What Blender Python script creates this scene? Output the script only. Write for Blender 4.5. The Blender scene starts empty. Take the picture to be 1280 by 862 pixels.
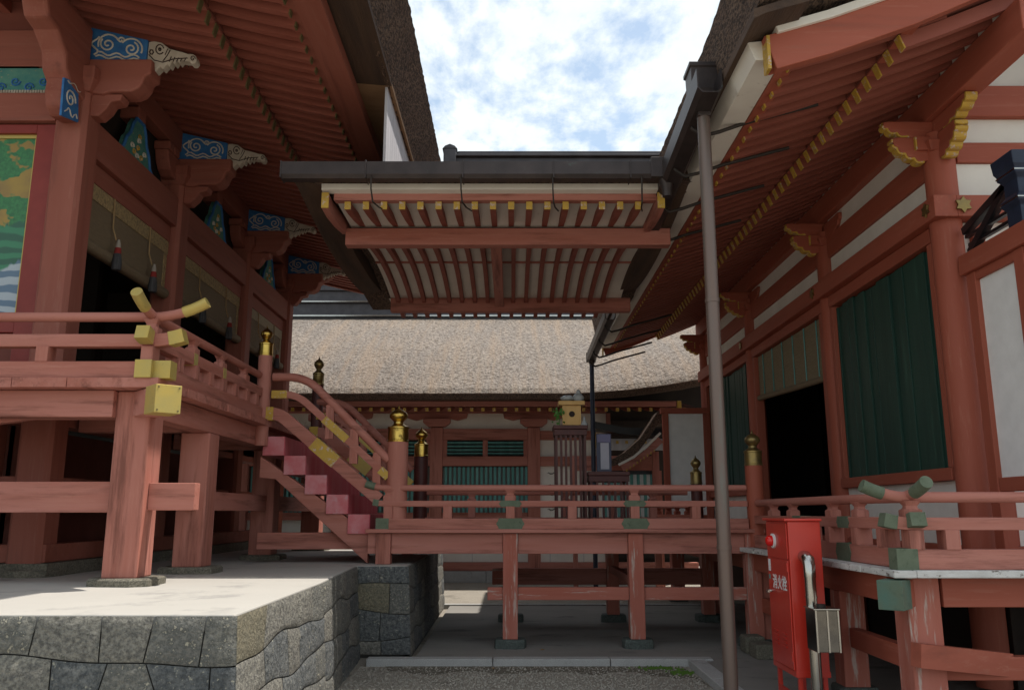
import bpy, bmesh, math, random
from mathutils import Vector, Matrix, noise
R = math.radians
random.seed(11)
scene = bpy.context.scene
C = bpy.context.collection

# ------------------------------------------------------------------ camera
cam_d = bpy.data.cameras.new('camera'); cam = bpy.data.objects.new('camera', cam_d); C.objects.link(cam)
cam.location = (0, 0, 1.6)
cam.rotation_euler = (R(90 + 11.3), 0, 0)
cam_d.sensor_fit = 'HORIZONTAL'; cam_d.sensor_width = 36; cam_d.lens = 36 * 1047 / 1280
cam_d.clip_start = 0.05; cam_d.clip_end = 2000
scene.camera = cam

# ------------------------------------------------------------------ sun and sky
SUN = Vector((.40, .10, 1)).normalized()          # direction towards the sun
EXPOSURE = 0.14
sun_d = bpy.data.lights.new('sun', 'SUN'); sun = bpy.data.objects.new('sun', sun_d); C.objects.link(sun)
sun_d.energy = 4.8; sun_d.angle = R(.6); sun_d.color = (1, .95, .88)
sun.rotation_euler = SUN.to_track_quat('Z', 'Y').to_euler(); sun.location = (10, 10, 40)
scene.view_settings.view_transform = 'Standard'; scene.view_settings.look = 'None'
scene.view_settings.gamma = 1; scene.view_settings.use_curve_mapping = False
scene.view_settings.exposure = EXPOSURE
world = bpy.data.worlds.new('World'); scene.world = world; world.use_nodes = True
wt = world.node_tree; wt.nodes.clear()
def WN(t, **k):
    n = wt.nodes.new(t)
    for a, b in k.items(): setattr(n, a, b)
    return n
sky = WN('ShaderNodeTexSky', sky_type='NISHITA', sun_disc=False)
sky.sun_elevation = math.asin(SUN.z); sky.sun_rotation = math.atan2(SUN.x, SUN.y)
sky.air_density = 1.0; sky.dust_density = .6; sky.ozone_density = 1.2
tc = WN('ShaderNodeTexCoord'); sep = WN('ShaderNodeSeparateXYZ'); wt.links.new(tc.outputs['Generated'], sep.inputs[0])
mx = WN('ShaderNodeMath', operation='MAXIMUM'); wt.links.new(sep.outputs['Z'], mx.inputs[0]); mx.inputs[1].default_value = .06
dx = WN('ShaderNodeMath', operation='DIVIDE'); wt.links.new(sep.outputs['X'], dx.inputs[0]); wt.links.new(mx.outputs[0], dx.inputs[1])
dy = WN('ShaderNodeMath', operation='DIVIDE'); wt.links.new(sep.outputs['Y'], dy.inputs[0]); wt.links.new(mx.outputs[0], dy.inputs[1])
cb = WN('ShaderNodeCombineXYZ'); wt.links.new(dx.outputs[0], cb.inputs[0]); dys = WN('ShaderNodeMath', operation='MULTIPLY'); dys.inputs[1].default_value = .55; wt.links.new(dy.outputs[0], dys.inputs[0]); wt.links.new(dys.outputs[0], cb.inputs[1])
n1 = WN('ShaderNodeTexNoise'); n1.inputs['Scale'].default_value = 3.3; n1.inputs['Detail'].default_value = 9; n1.inputs['Roughness'].default_value = .6
n1.inputs['Distortion'].default_value = .25
wt.links.new(cb.outputs[0], n1.inputs['Vector'])
n2 = WN('ShaderNodeTexNoise'); n2.inputs['Scale'].default_value = 11; n2.inputs['Detail'].default_value = 6; n2.inputs['Roughness'].default_value = .6
wt.links.new(cb.outputs[0], n2.inputs['Vector'])
cm = WN('ShaderNodeMix', data_type='FLOAT'); cm.inputs[0].default_value = .34
wt.links.new(n1.outputs[0], cm.inputs[2]); wt.links.new(n2.outputs[0], cm.inputs[3])
cr = WN('ShaderNodeValToRGB'); cr.color_ramp.elements[0].position = .42; cr.color_ramp.elements[1].position = .53
cr.color_ramp.elements[0].color = (.25, .25, .25, 1); cr.color_ramp.elements[1].color = (1, 1, 1, 1)
wt.links.new(cm.outputs[0], cr.inputs[0])
cc = WN('ShaderNodeValToRGB'); cc.color_ramp.elements[0].position = .35; cc.color_ramp.elements[1].position = .75
cc.color_ramp.elements[0].color = (8.0, 8.8, 9.3, 1); cc.color_ramp.elements[1].color = (9.2, 9.7, 9.8, 1)
wt.links.new(n2.outputs[0], cc.inputs[0])
mixs = WN('ShaderNodeMix', data_type='RGBA')
wt.links.new(cr.outputs[0], mixs.inputs[0]); skm = WN('ShaderNodeVectorMath', operation='MULTIPLY'); skm.inputs[1].default_value = (2.1, 2.0, 1.75); wt.links.new(sky.outputs[0], skm.inputs[0]); wt.links.new(skm.outputs[0], mixs.inputs[6]); wt.links.new(cc.outputs[0], mixs.inputs[7])
bg = WN('ShaderNodeBackground'); bg.inputs[1].default_value = .106
wo = WN('ShaderNodeOutputWorld'); wt.links.new(mixs.outputs[2], bg.inputs[0]); wt.links.new(bg.outputs[0], wo.inputs[0])
scene.cycles.use_denoising = True
scene.cycles.max_bounces = 8; scene.cycles.diffuse_bounces = 5

# ------------------------------------------------------------------ materials
def srgb(r, g, b):
    return tuple(((c / 255) / 12.92 if c / 255 <= .04045 else ((c / 255 + .055) / 1.055) ** 2.4) for c in (r, g, b)) + (1,)
def mat(name, base, var=None, scale=4, stretch=(1, 1, 1), rough=.75, metal=0, bump=.15, bscale=40, bstretch=None,
        spots=None, spot_pos=(.6, .68), spot_scale=14, spot_stretch=None, spec=.35, bdist=.01, fine=None, coat=0, emit=None):
    """principled material: base <-> var by low noise, 'spots' (wear, dirt) by a thresholded noise, bump by fine noise"""
    m = bpy.data.materials.new(name); m.use_nodes = True; t = m.node_tree; N = t.nodes; L = t.links
    p = N['Principled BSDF']; p.inputs['Roughness'].default_value = rough; p.inputs['Metallic'].default_value = metal
    p.inputs['Specular IOR Level'].default_value = spec
    if coat: p.inputs['Coat Weight'].default_value = coat; p.inputs['Coat Roughness'].default_value = .15
    geo = N.new('ShaderNodeNewGeometry')
    def nz(sc, st, detail=5, r=.6):
        mp = N.new('ShaderNodeMapping'); mp.inputs['Scale'].default_value = st; L.new(geo.outputs['Position'], mp.inputs[0])
        n = N.new('ShaderNodeTexNoise'); n.inputs['Scale'].default_value = sc; n.inputs['Detail'].default_value = detail
        n.inputs['Roughness'].default_value = r; L.new(mp.outputs[0], n.inputs['Vector']); return n
    def ramp(n, a, b):
        r = N.new('ShaderNodeMapRange'); r.inputs[1].default_value = a; r.inputs[2].default_value = b; L.new(n.outputs[0], r.inputs[0]); return r
    def mix(f, a, b):
        x = N.new('ShaderNodeMix'); x.data_type = 'RGBA'; L.new(f, x.inputs[0])
        for s, v in ((6, a), (7, b)):
            if isinstance(v, tuple): x.inputs[s].default_value = v
            else: L.new(v, x.inputs[s])
        return x.outputs[2]
    col = base
    if var: col = mix(ramp(nz(scale, stretch), .32, .68).outputs[0], base, var)
    if fine: col = mix(ramp(nz(fine[0], fine[2] if len(fine) > 2 else (1, 1, 1), 4, .75), *((fine[3], fine[4]) if len(fine) > 3 else (.38, .62))).outputs[0], col, fine[1])
    if spots: col = mix(ramp(nz(spot_scale, spot_stretch or stretch, 8, .7), *spot_pos).outputs[0], col, spots)
    if isinstance(col, tuple): p.inputs['Base Color'].default_value = col
    else: L.new(col, p.inputs['Base Color'])
    if bump:
        b = N.new('ShaderNodeBump'); b.inputs['Strength'].default_value = bump; b.inputs['Distance'].default_value = bdist
        L.new(nz(bscale, bstretch or stretch, 6, .65).outputs[0], b.inputs['Height']); L.new(b.outputs[0], p.inputs['Normal'])
    if emit: p.inputs['Emission Color'].default_value = emit[0]; p.inputs['Emission Strength'].default_value = emit[1]
    return m
def lin(r, g, b): return (r, g, b, 1)
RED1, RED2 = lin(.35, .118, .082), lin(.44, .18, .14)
ST = {'x': (.08, 1, 1), 'y': (1, .08, 1), 'z': (1, 1, .08)}
RED = {a: mat('red_paint_' + a, RED1, RED2, 5, ST[a], rough=.72, bump=.25, bscale=45, bdist=.006,
              spots=lin(.19, .065, .045), spot_pos=(.52, .66), spot_scale=7, fine=(26, lin(.42, .17, .125), ST[a], .52, .72)) for a in 'xyz'}
WORN = {a: mat('red_paint_worn_' + a, lin(.36, .105, .07), lin(.42, .15, .11), 6, ST[a], rough=.8, bump=.4, bscale=40, bdist=.008,
               spots=lin(.46, .35, .30), spot_pos=(.55, .62), spot_scale=16) for a in 'xyz'}
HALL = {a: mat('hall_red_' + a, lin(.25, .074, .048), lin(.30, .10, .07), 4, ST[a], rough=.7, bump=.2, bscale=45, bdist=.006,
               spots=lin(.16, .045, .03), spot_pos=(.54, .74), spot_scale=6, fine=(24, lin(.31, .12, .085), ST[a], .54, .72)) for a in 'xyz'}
VERM = {a: mat('vermilion_paint_' + a, lin(.30, .072, .040), lin(.35, .092, .055), 4, ST[a], rough=.65, bump=.12, bscale=40, bdist=.005,
               spots=lin(.22, .058, .034), spot_pos=(.54, .75), spot_scale=6, fine=(24, lin(.38, .125, .08), ST[a], .54, .72)) for a in 'xyz'}
RAFT = mat('rafter_red', lin(.23, .062, .040), lin(.30, .092, .064), 3, (.15, 1, 1), rough=.7, bump=.15, bscale=30)
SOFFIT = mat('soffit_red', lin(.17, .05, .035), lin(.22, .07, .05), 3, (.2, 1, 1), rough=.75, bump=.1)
DARKRED = mat('dark_red_lacquer', lin(.06, .017, .014), lin(.09, .024, .02), 5, rough=.5, bump=.08)
PLASTER = mat('white_plaster', lin(.76, .73, .67), lin(.68, .65, .59), 2.5, rough=.9, bump=.1, bscale=25, spots=lin(.45, .41, .34), spot_pos=(.66, .8), spot_scale=5)
CREAM = mat('cream_board', lin(.74, .70, .62), lin(.66, .61, .54), 2, (1, 1, 1), rough=.85, bump=.1, spots=lin(.4, .34, .27), spot_pos=(.62, .8), spot_scale=7)
YEL = mat('yellow_paint', lin(.52, .32, .045), lin(.42, .26, .045), 12, rough=.55, bump=.2, spots=lin(.5, .38, .32), spot_pos=(.56, .60), spot_scale=24)
GOLD = mat('aged_gilt_metal', lin(.50, .36, .09), lin(.42, .33, .11), 5, rough=.5, metal=.35, bump=.12, bscale=30, spots=lin(.25, .19, .07), spot_pos=(.6, .75), spot_scale=12)
BRASS = mat('polished_brass', lin(.62, .42, .1), lin(.4, .26, .06), 6, rough=.28, metal=1, bump=.05, spots=lin(.1, .06, .02), spot_pos=(.56, .7), spot_scale=12)
DBRASS = mat('tarnished_brass', lin(.2, .15, .07), lin(.3, .21, .07), 12, rough=.4, metal=.8, bump=.1)
PATINA = mat('green_copper', lin(.10, .125, .08), lin(.14, .165, .11), 9, rough=.75, metal=.1, bump=.2, spots=lin(.07, .09, .055), spot_pos=(.55, .68), spot_scale=16)
VERDI = mat('blue_green_copper', lin(.08, .15, .118), lin(.11, .135, .09), 7, rough=.7, metal=.15, bump=.2, spots=lin(.06, .1, .08), spot_pos=(.55, .7), spot_scale=14)
DGOLD = mat('dull_gilt_cap', lin(.12, .10, .045), lin(.17, .14, .06), 9, rough=.6, metal=.2, bump=.1)
FRAME = mat('deep_red_frame', lin(.20, .022, .014), lin(.24, .03, .02), 5, rough=.45, bump=.05)
GREEN = mat('green_board_paint', lin(.012, .042, .031), lin(.02, .06, .043), 7, ST['z'], rough=.55, bump=.35, spots=lin(.035, .11, .075), spot_pos=(.6, .75))
TEAL = mat('teal_lattice_paint', lin(.07, .24, .22), lin(.16, .36, .34), 9, ST['z'], rough=.7, bump=.2, spots=lin(.25, .4, .38), spot_pos=(.6, .7))
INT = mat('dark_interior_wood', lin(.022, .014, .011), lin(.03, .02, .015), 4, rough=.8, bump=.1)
BLK = mat('black_lacquer', lin(.008, .008, .01), lin(.015, .014, .016), 5, rough=.35, bump=.05)
NAVY = mat('navy_metal', lin(.012, .018, .036), lin(.02, .03, .055), 8, rough=.45, bump=.1, spots=lin(.12, .13, .15), spot_pos=(.66, .74), spot_scale=30)
COPPER = mat('dark_copper_gutter', lin(.045, .037, .036), lin(.07, .055, .052), 4, rough=.45, metal=.5, bump=.06, spots=lin(.09, .12, .105), spot_pos=(.62, .75), spot_scale=9)
PIPE = mat('weathered_copper_pipe', lin(.17, .11, .085), lin(.13, .12, .115), 3, ST['z'], rough=.42, metal=.45, bump=.05, spots=lin(.13, .15, .13), spot_pos=(.6, .72), spot_scale=7)
DPIPE = mat('dark_blue_pipe', lin(.02, .025, .04), lin(.03, .033, .05), 4, rough=.4, metal=.3, bump=.03)
ROD = mat('iron_rod', lin(.03, .025, .022), lin(.045, .035, .03), 8, rough=.6, metal=.3, bump=.05)
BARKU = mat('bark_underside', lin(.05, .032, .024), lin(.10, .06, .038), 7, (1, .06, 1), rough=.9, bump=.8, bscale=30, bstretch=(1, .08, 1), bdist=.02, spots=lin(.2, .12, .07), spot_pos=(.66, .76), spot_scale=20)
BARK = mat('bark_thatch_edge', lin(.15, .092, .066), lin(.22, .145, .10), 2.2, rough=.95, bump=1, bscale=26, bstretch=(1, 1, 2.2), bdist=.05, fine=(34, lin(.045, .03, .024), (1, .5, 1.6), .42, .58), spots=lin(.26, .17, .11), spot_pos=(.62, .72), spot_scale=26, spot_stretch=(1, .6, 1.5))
TAN = mat('new_bark_board', lin(.26, .15, .08), lin(.32, .2, .11), 8, (.3, 1, 2), rough=.85, bump=.5)
GREYP = mat('grey_weathered_plank', lin(.36, .35, .37), lin(.46, .45, .47), 6, (1, 1, .1), rough=.85, bump=.3)
THATCH = mat('grey_bark_thatch', lin(.34, .285, .235), lin(.27, .237, .21), 1.3, (1, .5, .5), rough=.95, bump=1, bscale=16, bdist=.08,
             fine=(26, lin(.10, .078, .062), (.45, 1, 1), .46, .58), spots=lin(.31, .225, .155), spot_pos=(.46, .8), spot_scale=1.6, spot_stretch=(2.2, .16, .16))
CONC = mat('pale_concrete', lin(.43, .41, .375), lin(.37, .355, .33), 1.3, rough=.9, bump=.15, bscale=22, fine=(90, lin(.42, .39, .34)), spots=lin(.24, .23, .215), spot_pos=(.54, .72), spot_scale=1.5)
CONC2 = mat('damp_concrete', lin(.29, .27, .24), lin(.19, .18, .165), .9, (.8, 1.6, 1), rough=.85, bump=.25, bscale=18, fine=(70, lin(.21, .195, .175)), spots=lin(.085, .083, .075), spot_pos=(.56, .7), spot_scale=1.2)
GRAN = mat('granite_kerb', lin(.52, .51, .49), lin(.42, .415, .40), 6, rough=.8, bump=.25, bscale=60, fine=(150, lin(.25, .245, .235)), spots=lin(.16, .16, .14), spot_pos=(.6, .75), spot_scale=3)
STONE = mat('dark_grey_stone', lin(.175, .168, .15), lin(.26, .245, .205), 2.2, rough=.9, bump=1, bscale=34, bdist=.03,
            fine=(30, lin(.075, .08, .078)), spots=lin(.42, .38, .29), spot_pos=(.58, .63), spot_scale=30)
STONE2 = mat('blue_grey_stone', lin(.13, .135, .135), lin(.20, .20, .185), 2.6, rough=.9, bump=1, bscale=30, bdist=.03, fine=(28, lin(.06, .065, .068)), spots=lin(.36, .34, .27), spot_pos=(.6, .65), spot_scale=26)
STONE3 = mat('warm_grey_stone', lin(.24, .225, .19), lin(.32, .30, .25), 3, rough=.9, bump=1, bscale=36, bdist=.03, fine=(34, lin(.11, .105, .095)), spots=lin(.10, .10, .08), spot_pos=(.6, .68), spot_scale=18)
STONET = mat('tan_stone', lin(.27, .23, .15), lin(.2, .18, .13), 3, rough=.9, bump=1, bscale=30, bdist=.03, fine=(42, lin(.12, .11, .08)))
MORT = mat('dark_joint', lin(.08, .078, .07), lin(.11, .10, .09), 9, rough=.95, bump=.3)
FOOT = mat('rough_base_stone', lin(.2, .18, .135), lin(.28, .25, .19), 5, rough=.95, bump=1, bscale=40, bdist=.03, fine=(60, lin(.10, .095, .075)))
FOOTG = mat('green_base_stone', lin(.085, .105, .095), lin(.13, .15, .135), 5, rough=.9, bump=.8, bscale=40, bdist=.02, fine=(60, lin(.06, .07, .065)))
GRAVEL = mat('gravel', lin(.42, .375, .31), lin(.50, .45, .37), 1.6, rough=.95, bump=1, bscale=55, bdist=.03, fine=(75, lin(.20, .175, .145)), spots=lin(.10, .09, .07), spot_pos=(.58, .72), spot_scale=1.1)
WDECK = mat('worn_white_board', lin(.62, .60, .57), lin(.48, .46, .43), 8, (1, 1, 2), rough=.85, bump=.6, bscale=30, spots=lin(.13, .10, .08), spot_pos=(.56, .64), spot_scale=14)
PINK = mat('faded_pink_paint', lin(.52, .11, .12), lin(.58, .24, .25), 5, rough=.75, bump=.2, spots=lin(.52, .32, .33), spot_pos=(.56, .7), spot_scale=6)
CRIM = mat('crimson_paint', lin(.58, .07, .10), lin(.62, .18, .2), 5, ST['z'], rough=.6, bump=.2, spots=lin(.5, .25, .27), spot_pos=(.6, .74), spot_scale=9)
HYD = mat('hydrant_red', lin(.56, .035, .018), lin(.50, .03, .018), 3, rough=.32, bump=.02, coat=.2, spec=.5)
STEEL = mat('stainless_steel', lin(.5, .48, .44), lin(.42, .4, .36), 6, rough=.2, metal=1, bump=.03)
STEELD = mat('dark_glossy_steel', lin(.12, .115, .11), lin(.2, .19, .17), 6, rough=.12, metal=1, bump=.05, bscale=8)
LENS = mat('red_lamp_lens', lin(.75, .01, .008), rough=.12, bump=0, spec=.6)
WHT = mat('white_paint', lin(.84, .84, .82), lin(.76, .76, .74), 6, rough=.6, bump=.05)
BONE = mat('carved_white_paint', lin(.50, .44, .36), lin(.40, .34, .27), 9, rough=.8, bump=.2)
BONEL = mat('carved_pale_line', lin(.55, .52, .45), rough=.8, bump=0)
CARVD = mat('carved_dark_groove', lin(.05, .03, .025), rough=.9, bump=0)
BLUE = mat('carved_blue_paint', lin(.03, .12, .33), lin(.04, .18, .40), 14, rough=.7, bump=.2)
TURQ = mat('carved_turquoise_paint', lin(.05, .2, .19), lin(.1, .26, .2), 12, rough=.8, bump=.3, spots=lin(.35, .30, .18), spot_pos=(.6, .66), spot_scale=25)
BAMB = mat('bamboo_blind', lin(.23, .17, .10), lin(.16, .12, .075), 40, (.2, .2, 4), rough=.8, bump=.5, bscale=60, bstretch=(.1, .1, 3))
BROC = mat('brocade_band', lin(.46, .33, .15), lin(.2, .15, .09), 30, rough=.8, bump=.4)
PALEB = mat('pale_blind_cloth', lin(.42, .36, .25), lin(.32, .27, .19), 50, (1, 1, 1), rough=.9, bump=.4)
CORD = mat('tan_cord', lin(.32, .21, .1), rough=.8, bump=.1)
WTAS = mat('tassel_white', lin(.32, .28, .23), rough=.9, bump=.3)
RTAS = mat('tassel_red', lin(.25, .025, .02), rough=.9, bump=.3)
KTAS = mat('tassel_dark', lin(.03, .027, .03), lin(.08, .08, .08), 60, (1, 1, .05), rough=.9, bump=.4)
PINE = mat('plain_wood_box', lin(.58, .36, .13), lin(.5, .3, .1), 8, ST['z'], rough=.6, bump=.1)
LEAF = mat('leaf_green', lin(.05, .16, .03), lin(.09, .24, .04), 20, rough=.5, bump=.1)
MOSS = mat('moss', lin(.05, .11, .015), lin(.09, .16, .02), 30, rough=.95, bump=.8)
PORC = mat('white_porcelain', lin(.34, .36, .36), rough=.25, bump=0)
LAV = mat('pale_violet_paper', lin(.40, .39, .44), lin(.35, .34, .39), 5, rough=.7, bump=.05)
DBLUE = mat('dark_blue_frame', lin(.05, .055, .09), rough=.5, bump=.05)
SLATE = mat('grey_backing', lin(.2, .2, .19), rough=.9, bump=.05)
TILE = mat('dark_ridge_tile', lin(.06, .055, .06), lin(.09, .085, .09), 5, rough=.4, metal=.2, bump=.1)
DEADL = mat('fallen_leaf', lin(.3, .17, .05), lin(.22, .11, .04), 20, rough=.8, bump=.1)

# painted panel: gold ground, pine clumps, green hills, pale blue waves at the foot
def painting_mat():
    m = bpy.data.materials.new('painted_landscape'); m.use_nodes = True; t = m.node_tree; N = t.nodes; L = t.links; p = N['Principled BSDF']
    p.inputs['Roughness'].default_value = .3
    geo = N.new('ShaderNodeNewGeometry')
    def noi(sc, st, d=4, off=(0, 0, 0)):
        mp = N.new('ShaderNodeMapping'); mp.inputs['Scale'].default_value = st; mp.inputs['Location'].default_value = off; L.new(geo.outputs['Position'], mp.inputs[0])
        n = N.new('ShaderNodeTexNoise'); n.inputs['Scale'].default_value = sc; n.inputs['Detail'].default_value = d; n.inputs['Roughness'].default_value = .65; L.new(mp.outputs[0], n.inputs['Vector']); return n
    def rng(o, a, b):
        r = N.new('ShaderNodeMapRange'); r.inputs[1].default_value = a; r.inputs[2].default_value = b; L.new(o, r.inputs[0]); return r.outputs[0]
    def mix(f, a, b):
        x = N.new('ShaderNodeMix'); x.data_type = 'RGBA'; L.new(f, x.inputs[0])
        for s, v in ((6, a), (7, b)):
            if isinstance(v, tuple): x.inputs[s].default_value = v
            else: L.new(v, x.inputs[s])
        return x.outputs[2]
    gold = mix(rng(noi(3, (1, 1, 1)).outputs[0], .35, .65), lin(.34, .22, .025), lin(.24, .15, .03))
    grn = mix(rng(noi(22, (1, 1, 1)).outputs[0], .35, .65), lin(.012, .12, .03), lin(.03, .2, .05))
    sx = N.new('ShaderNodeSeparateXYZ'); L.new(geo.outputs['Position'], sx.inputs[0])
    c = mix(rng(noi(2.6, (1, 1, 1.3), 3, (1.2, 0, .4)).outputs[0], .42, .45), gold, grn)
    w = N.new('ShaderNodeTexWave'); w.inputs['Scale'].default_value = 2.2; w.inputs['Distortion'].default_value = 5; w.inputs['Detail'].default_value = 2; w.bands_direction = 'Z'; L.new(geo.outputs['Position'], w.inputs[0])
    hill = mix(rng(w.outputs[1], .3, .7), lin(.015, .10, .05), lin(.03, .2, .09))
    zz = N.new('ShaderNodeMath'); zz.operation = 'ADD'; L.new(sx.outputs['Z'], zz.inputs[0]); 
    k = N.new('ShaderNodeMath'); k.operation = 'MULTIPLY'; k.inputs[1].default_value = .7; L.new(noi(2.5, (1, 1, .3)).outputs[0], k.inputs[0]); L.new(k.outputs[0], zz.inputs[1])
    c = mix(rng(zz.outputs[0], 4.93, 4.90), c, hill)
    sea = mix(rng(w.outputs[1], .4, .6), lin(.10, .17, .25), lin(.38, .44, .48))
    c = mix(rng(zz.outputs[0], 4.42, 4.38), c, sea)
    L.new(c, p.inputs['Base Color']); return m
PAINT = painting_mat()

# ------------------------------------------------------------------ mesh helpers
class MB:
    def __init__(s): s.v = []; s.f = []
    def add(s, vs, fs):
        b = len(s.v); s.v += [tuple(v) for v in vs]; s.f += [tuple(b + i for i in f) for f in fs]; return s
    def box(s, x0, x1, y0, y1, z0, z1):
        return s.add([(x, y, z) for x in (x0, x1) for y in (y0, y1) for z in (z0, z1)],
                     [(0, 1, 3, 2), (4, 6, 7, 5), (0, 4, 5, 1), (2, 3, 7, 6), (0, 2, 6, 4), (1, 5, 7, 3)])
    def bar(s, p0, p1, w, h, up=(0, 0, 1)):
        p0 = Vector(p0); p1 = Vector(p1); d = (p1 - p0).normalized(); up = Vector(up)
        side = d.cross(up).normalized() * (w / 2); u = side.cross(d).normalized() * (h / 2)
        q = [p + a * side + b * u for p in (p0, p1) for a, b in ((-1, -1), (1, -1), (1, 1), (-1, 1))]
        return s.add(q, [(0, 3, 2, 1), (4, 5, 6, 7), (0, 1, 5, 4), (1, 2, 6, 5), (2, 3, 7, 6), (3, 0, 4, 7)])
    def sweep(s, path, sec, up=(0, 0, 1)):
        """closed section (side, up) swept along a polyline"""
        path = [Vector(p) for p in path]; n = len(path); k = len(sec); vs = []
        for i, p in enumerate(path):
            a = path[max(i - 1, 0)]; b = path[min(i + 1, n - 1)]; d = (b - a).normalized()
            side = d.cross(Vector(up)).normalized(); u = side.cross(d).normalized()
            st = 1
            if 0 < i < n - 1:
                c = (path[i + 1] - path[i]).normalized().dot((path[i] - path[i - 1]).normalized()); st = 1 / max(.6, math.sqrt((1 + c) / 2))
            vs += [p + side * x + u * y * st for x, y in sec]
        fs = [(i * k + j, i * k + (j + 1) % k, (i + 1) * k + (j + 1) % k, (i + 1) * k + j) for i in range(n - 1) for j in range(k)]
        fs += [tuple(range(k))[::-1], tuple((n - 1) * k + j for j in range(k))]
        return s.add(vs, fs)
    def rect(s, path, w, h, up=(0, 0, 1)): return s.sweep(path, [(-w / 2, -h / 2), (w / 2, -h / 2), (w / 2, h / 2), (-w / 2, h / 2)], up)
    def tube(s, path, r, n=10, up=(0, 0, 1)): return s.sweep(path, [(r * math.cos(2 * math.pi * i / n), r * math.sin(2 * math.pi * i / n)) for i in range(n)], up)
    def cyl(s, c, r, z0, z1, n=20, r2=None):
        return s.lathe([(r, z0), (r if r2 is None else r2, z1)], c, n)
    def lathe(s, prof, c, n=18):
        o4, k4 = (math.pi / 4, 1.414) if n == 4 else (0, 1)
        vs = [(c[0] + r * k4 * math.cos(o4 + 2 * math.pi * i / n), c[1] + r * k4 * math.sin(o4 + 2 * math.pi * i / n), z) for r, z in prof for i in range(n)]
        k = len(prof)
        fs = [(a * n + i, a * n + (i + 1) % n, (a + 1) * n + (i + 1) % n, (a + 1) * n + i) for a in range(k - 1) for i in range(n)]
        fs += [tuple(range(n))[::-1], tuple((k - 1) * n + i for i in range(n))]
        return s.add(vs, fs)
    def prism(s, pts, plane, a, b):
        """2-D outline in plane 'xz' (thick in y), 'yz' (thick in x) or 'xy' (thick in z)"""
        f = {'xz': lambda p, t: (p[0], t, p[1]), 'yz': lambda p, t: (t, p[0], p[1]), 'xy': lambda p, t: (p[0], p[1], t)}[plane]
        n = len(pts); vs = [f(p, a) for p in pts] + [f(p, b) for p in pts]
        return s.add(vs, [tuple(range(n)), tuple(range(2 * n - 1, n - 1, -1))] + [(i, i + n, (i + 1) % n + n, (i + 1) % n) for i in range(n)])
    def grid(s, rows):
        n = len(rows[0]); vs = [p for r in rows for p in r]
        return s.add(vs, [(i * n + j, i * n + j + 1, (i + 1) * n + j + 1, (i + 1) * n + j) for i in range(len(rows) - 1) for j in range(n - 1)])
    def build(s, name, m, parent=None, bevel=0, smooth=False):
        me = bpy.data.meshes.new(name)
        xs = [v[0] for v in s.v]; ys = [v[1] for v in s.v]; zs = [v[2] for v in s.v]
        c = Vector(((min(xs) + max(xs)) / 2, (min(ys) + max(ys)) / 2, min(zs) if parent is None else (min(zs) + max(zs)) / 2))
        me.from_pydata([Vector(v) - c for v in s.v], [], s.f)
        bm = bmesh.new(); bm.from_mesh(me); bmesh.ops.recalc_face_normals(bm, faces=bm.faces); bm.to_mesh(me); bm.free()
        if smooth:
            me.polygons.foreach_set('use_smooth', [True] * len(me.polygons))
            me.set_sharp_from_angle(angle=R(40))
        for mm in (m if isinstance(m, (list, tuple)) else [m]): me.materials.append(mm)
        o = bpy.data.objects.new(name, me); C.objects.link(o)
        if parent is not None: o.parent = parent; o.location = c - WL[parent.name]
        else: o.location = c
        WL[o.name] = c
        if bevel:
            b = o.modifiers.new('bevel', 'BEVEL'); b.width = bevel; b.segments = 2; b.limit_method = 'ANGLE'; b.angle_limit = R(35)
        return o
WL = {}
def thing(name, label, cat, loc, group=None):
    o = bpy.data.objects.new(name, None); C.objects.link(o); o.location = loc; WL[o.name] = Vector(loc)
    o['label'] = label; o['category'] = cat
    if group: o['group'] = group
    return o
def tag(o, label, cat, group=None, kind=None):
    if label: o['label'] = label
    if cat: o['category'] = cat
    if group: o['group'] = group
    if kind: o['kind'] = kind
    return o
def struct(o): o['kind'] = 'structure'; return o
def kids(o): return list(o.children)
def dup(o, off, parent=None):
    """copy of an object and its sub-parts, shifted"""
    c = o.copy(); C.objects.link(c)
    if parent is None: c.location = o.location + Vector(off)
    else: c.parent = parent
    if parent is None and o.parent: c.parent = o.parent
    WL[c.name] = WL[o.name] + Vector(off)
    for ch in kids(o): dup(ch, (0, 0, 0), c)
    return c
def box(name, m, parent, x0, x1, y0, y1, z0, z1, bevel=.006): return MB().box(x0, x1, y0, y1, z0, z1).build(name, m, parent, bevel)
def arc(c, r, a0, a1, n, f): return [f(c[0] + r * math.cos(R(a0 + (a1 - a0) * i / n)), c[1] + r * math.sin(R(a0 + (a1 - a0) * i / n))) for i in range(n + 1)]
def spiral(cx, cz, r0, turns, f, n=22, a0=0, sgn=1):
    return [f(cx + r0 * (1 - .85 * i / n) * math.cos(a0 + sgn * turns * 2 * math.pi * i / n), cz + r0 * (1 - .85 * i / n) * math.sin(a0 + sgn * turns * 2 * math.pi * i / n)) for i in range(n + 1)]
def resample(pts, d, closed=False):
    out = []; q = pts + ([pts[0]] if closed else [])
    for a, b in zip(q[:-1], q[1:]):
        L = math.dist(a, b); k = max(1, int(L / d)); out += [tuple(a[j] + (b[j] - a[j]) * i / k for j in range(len(a))) for i in range(k)]
    if not closed: out.append(pts[-1])
    return out
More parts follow.
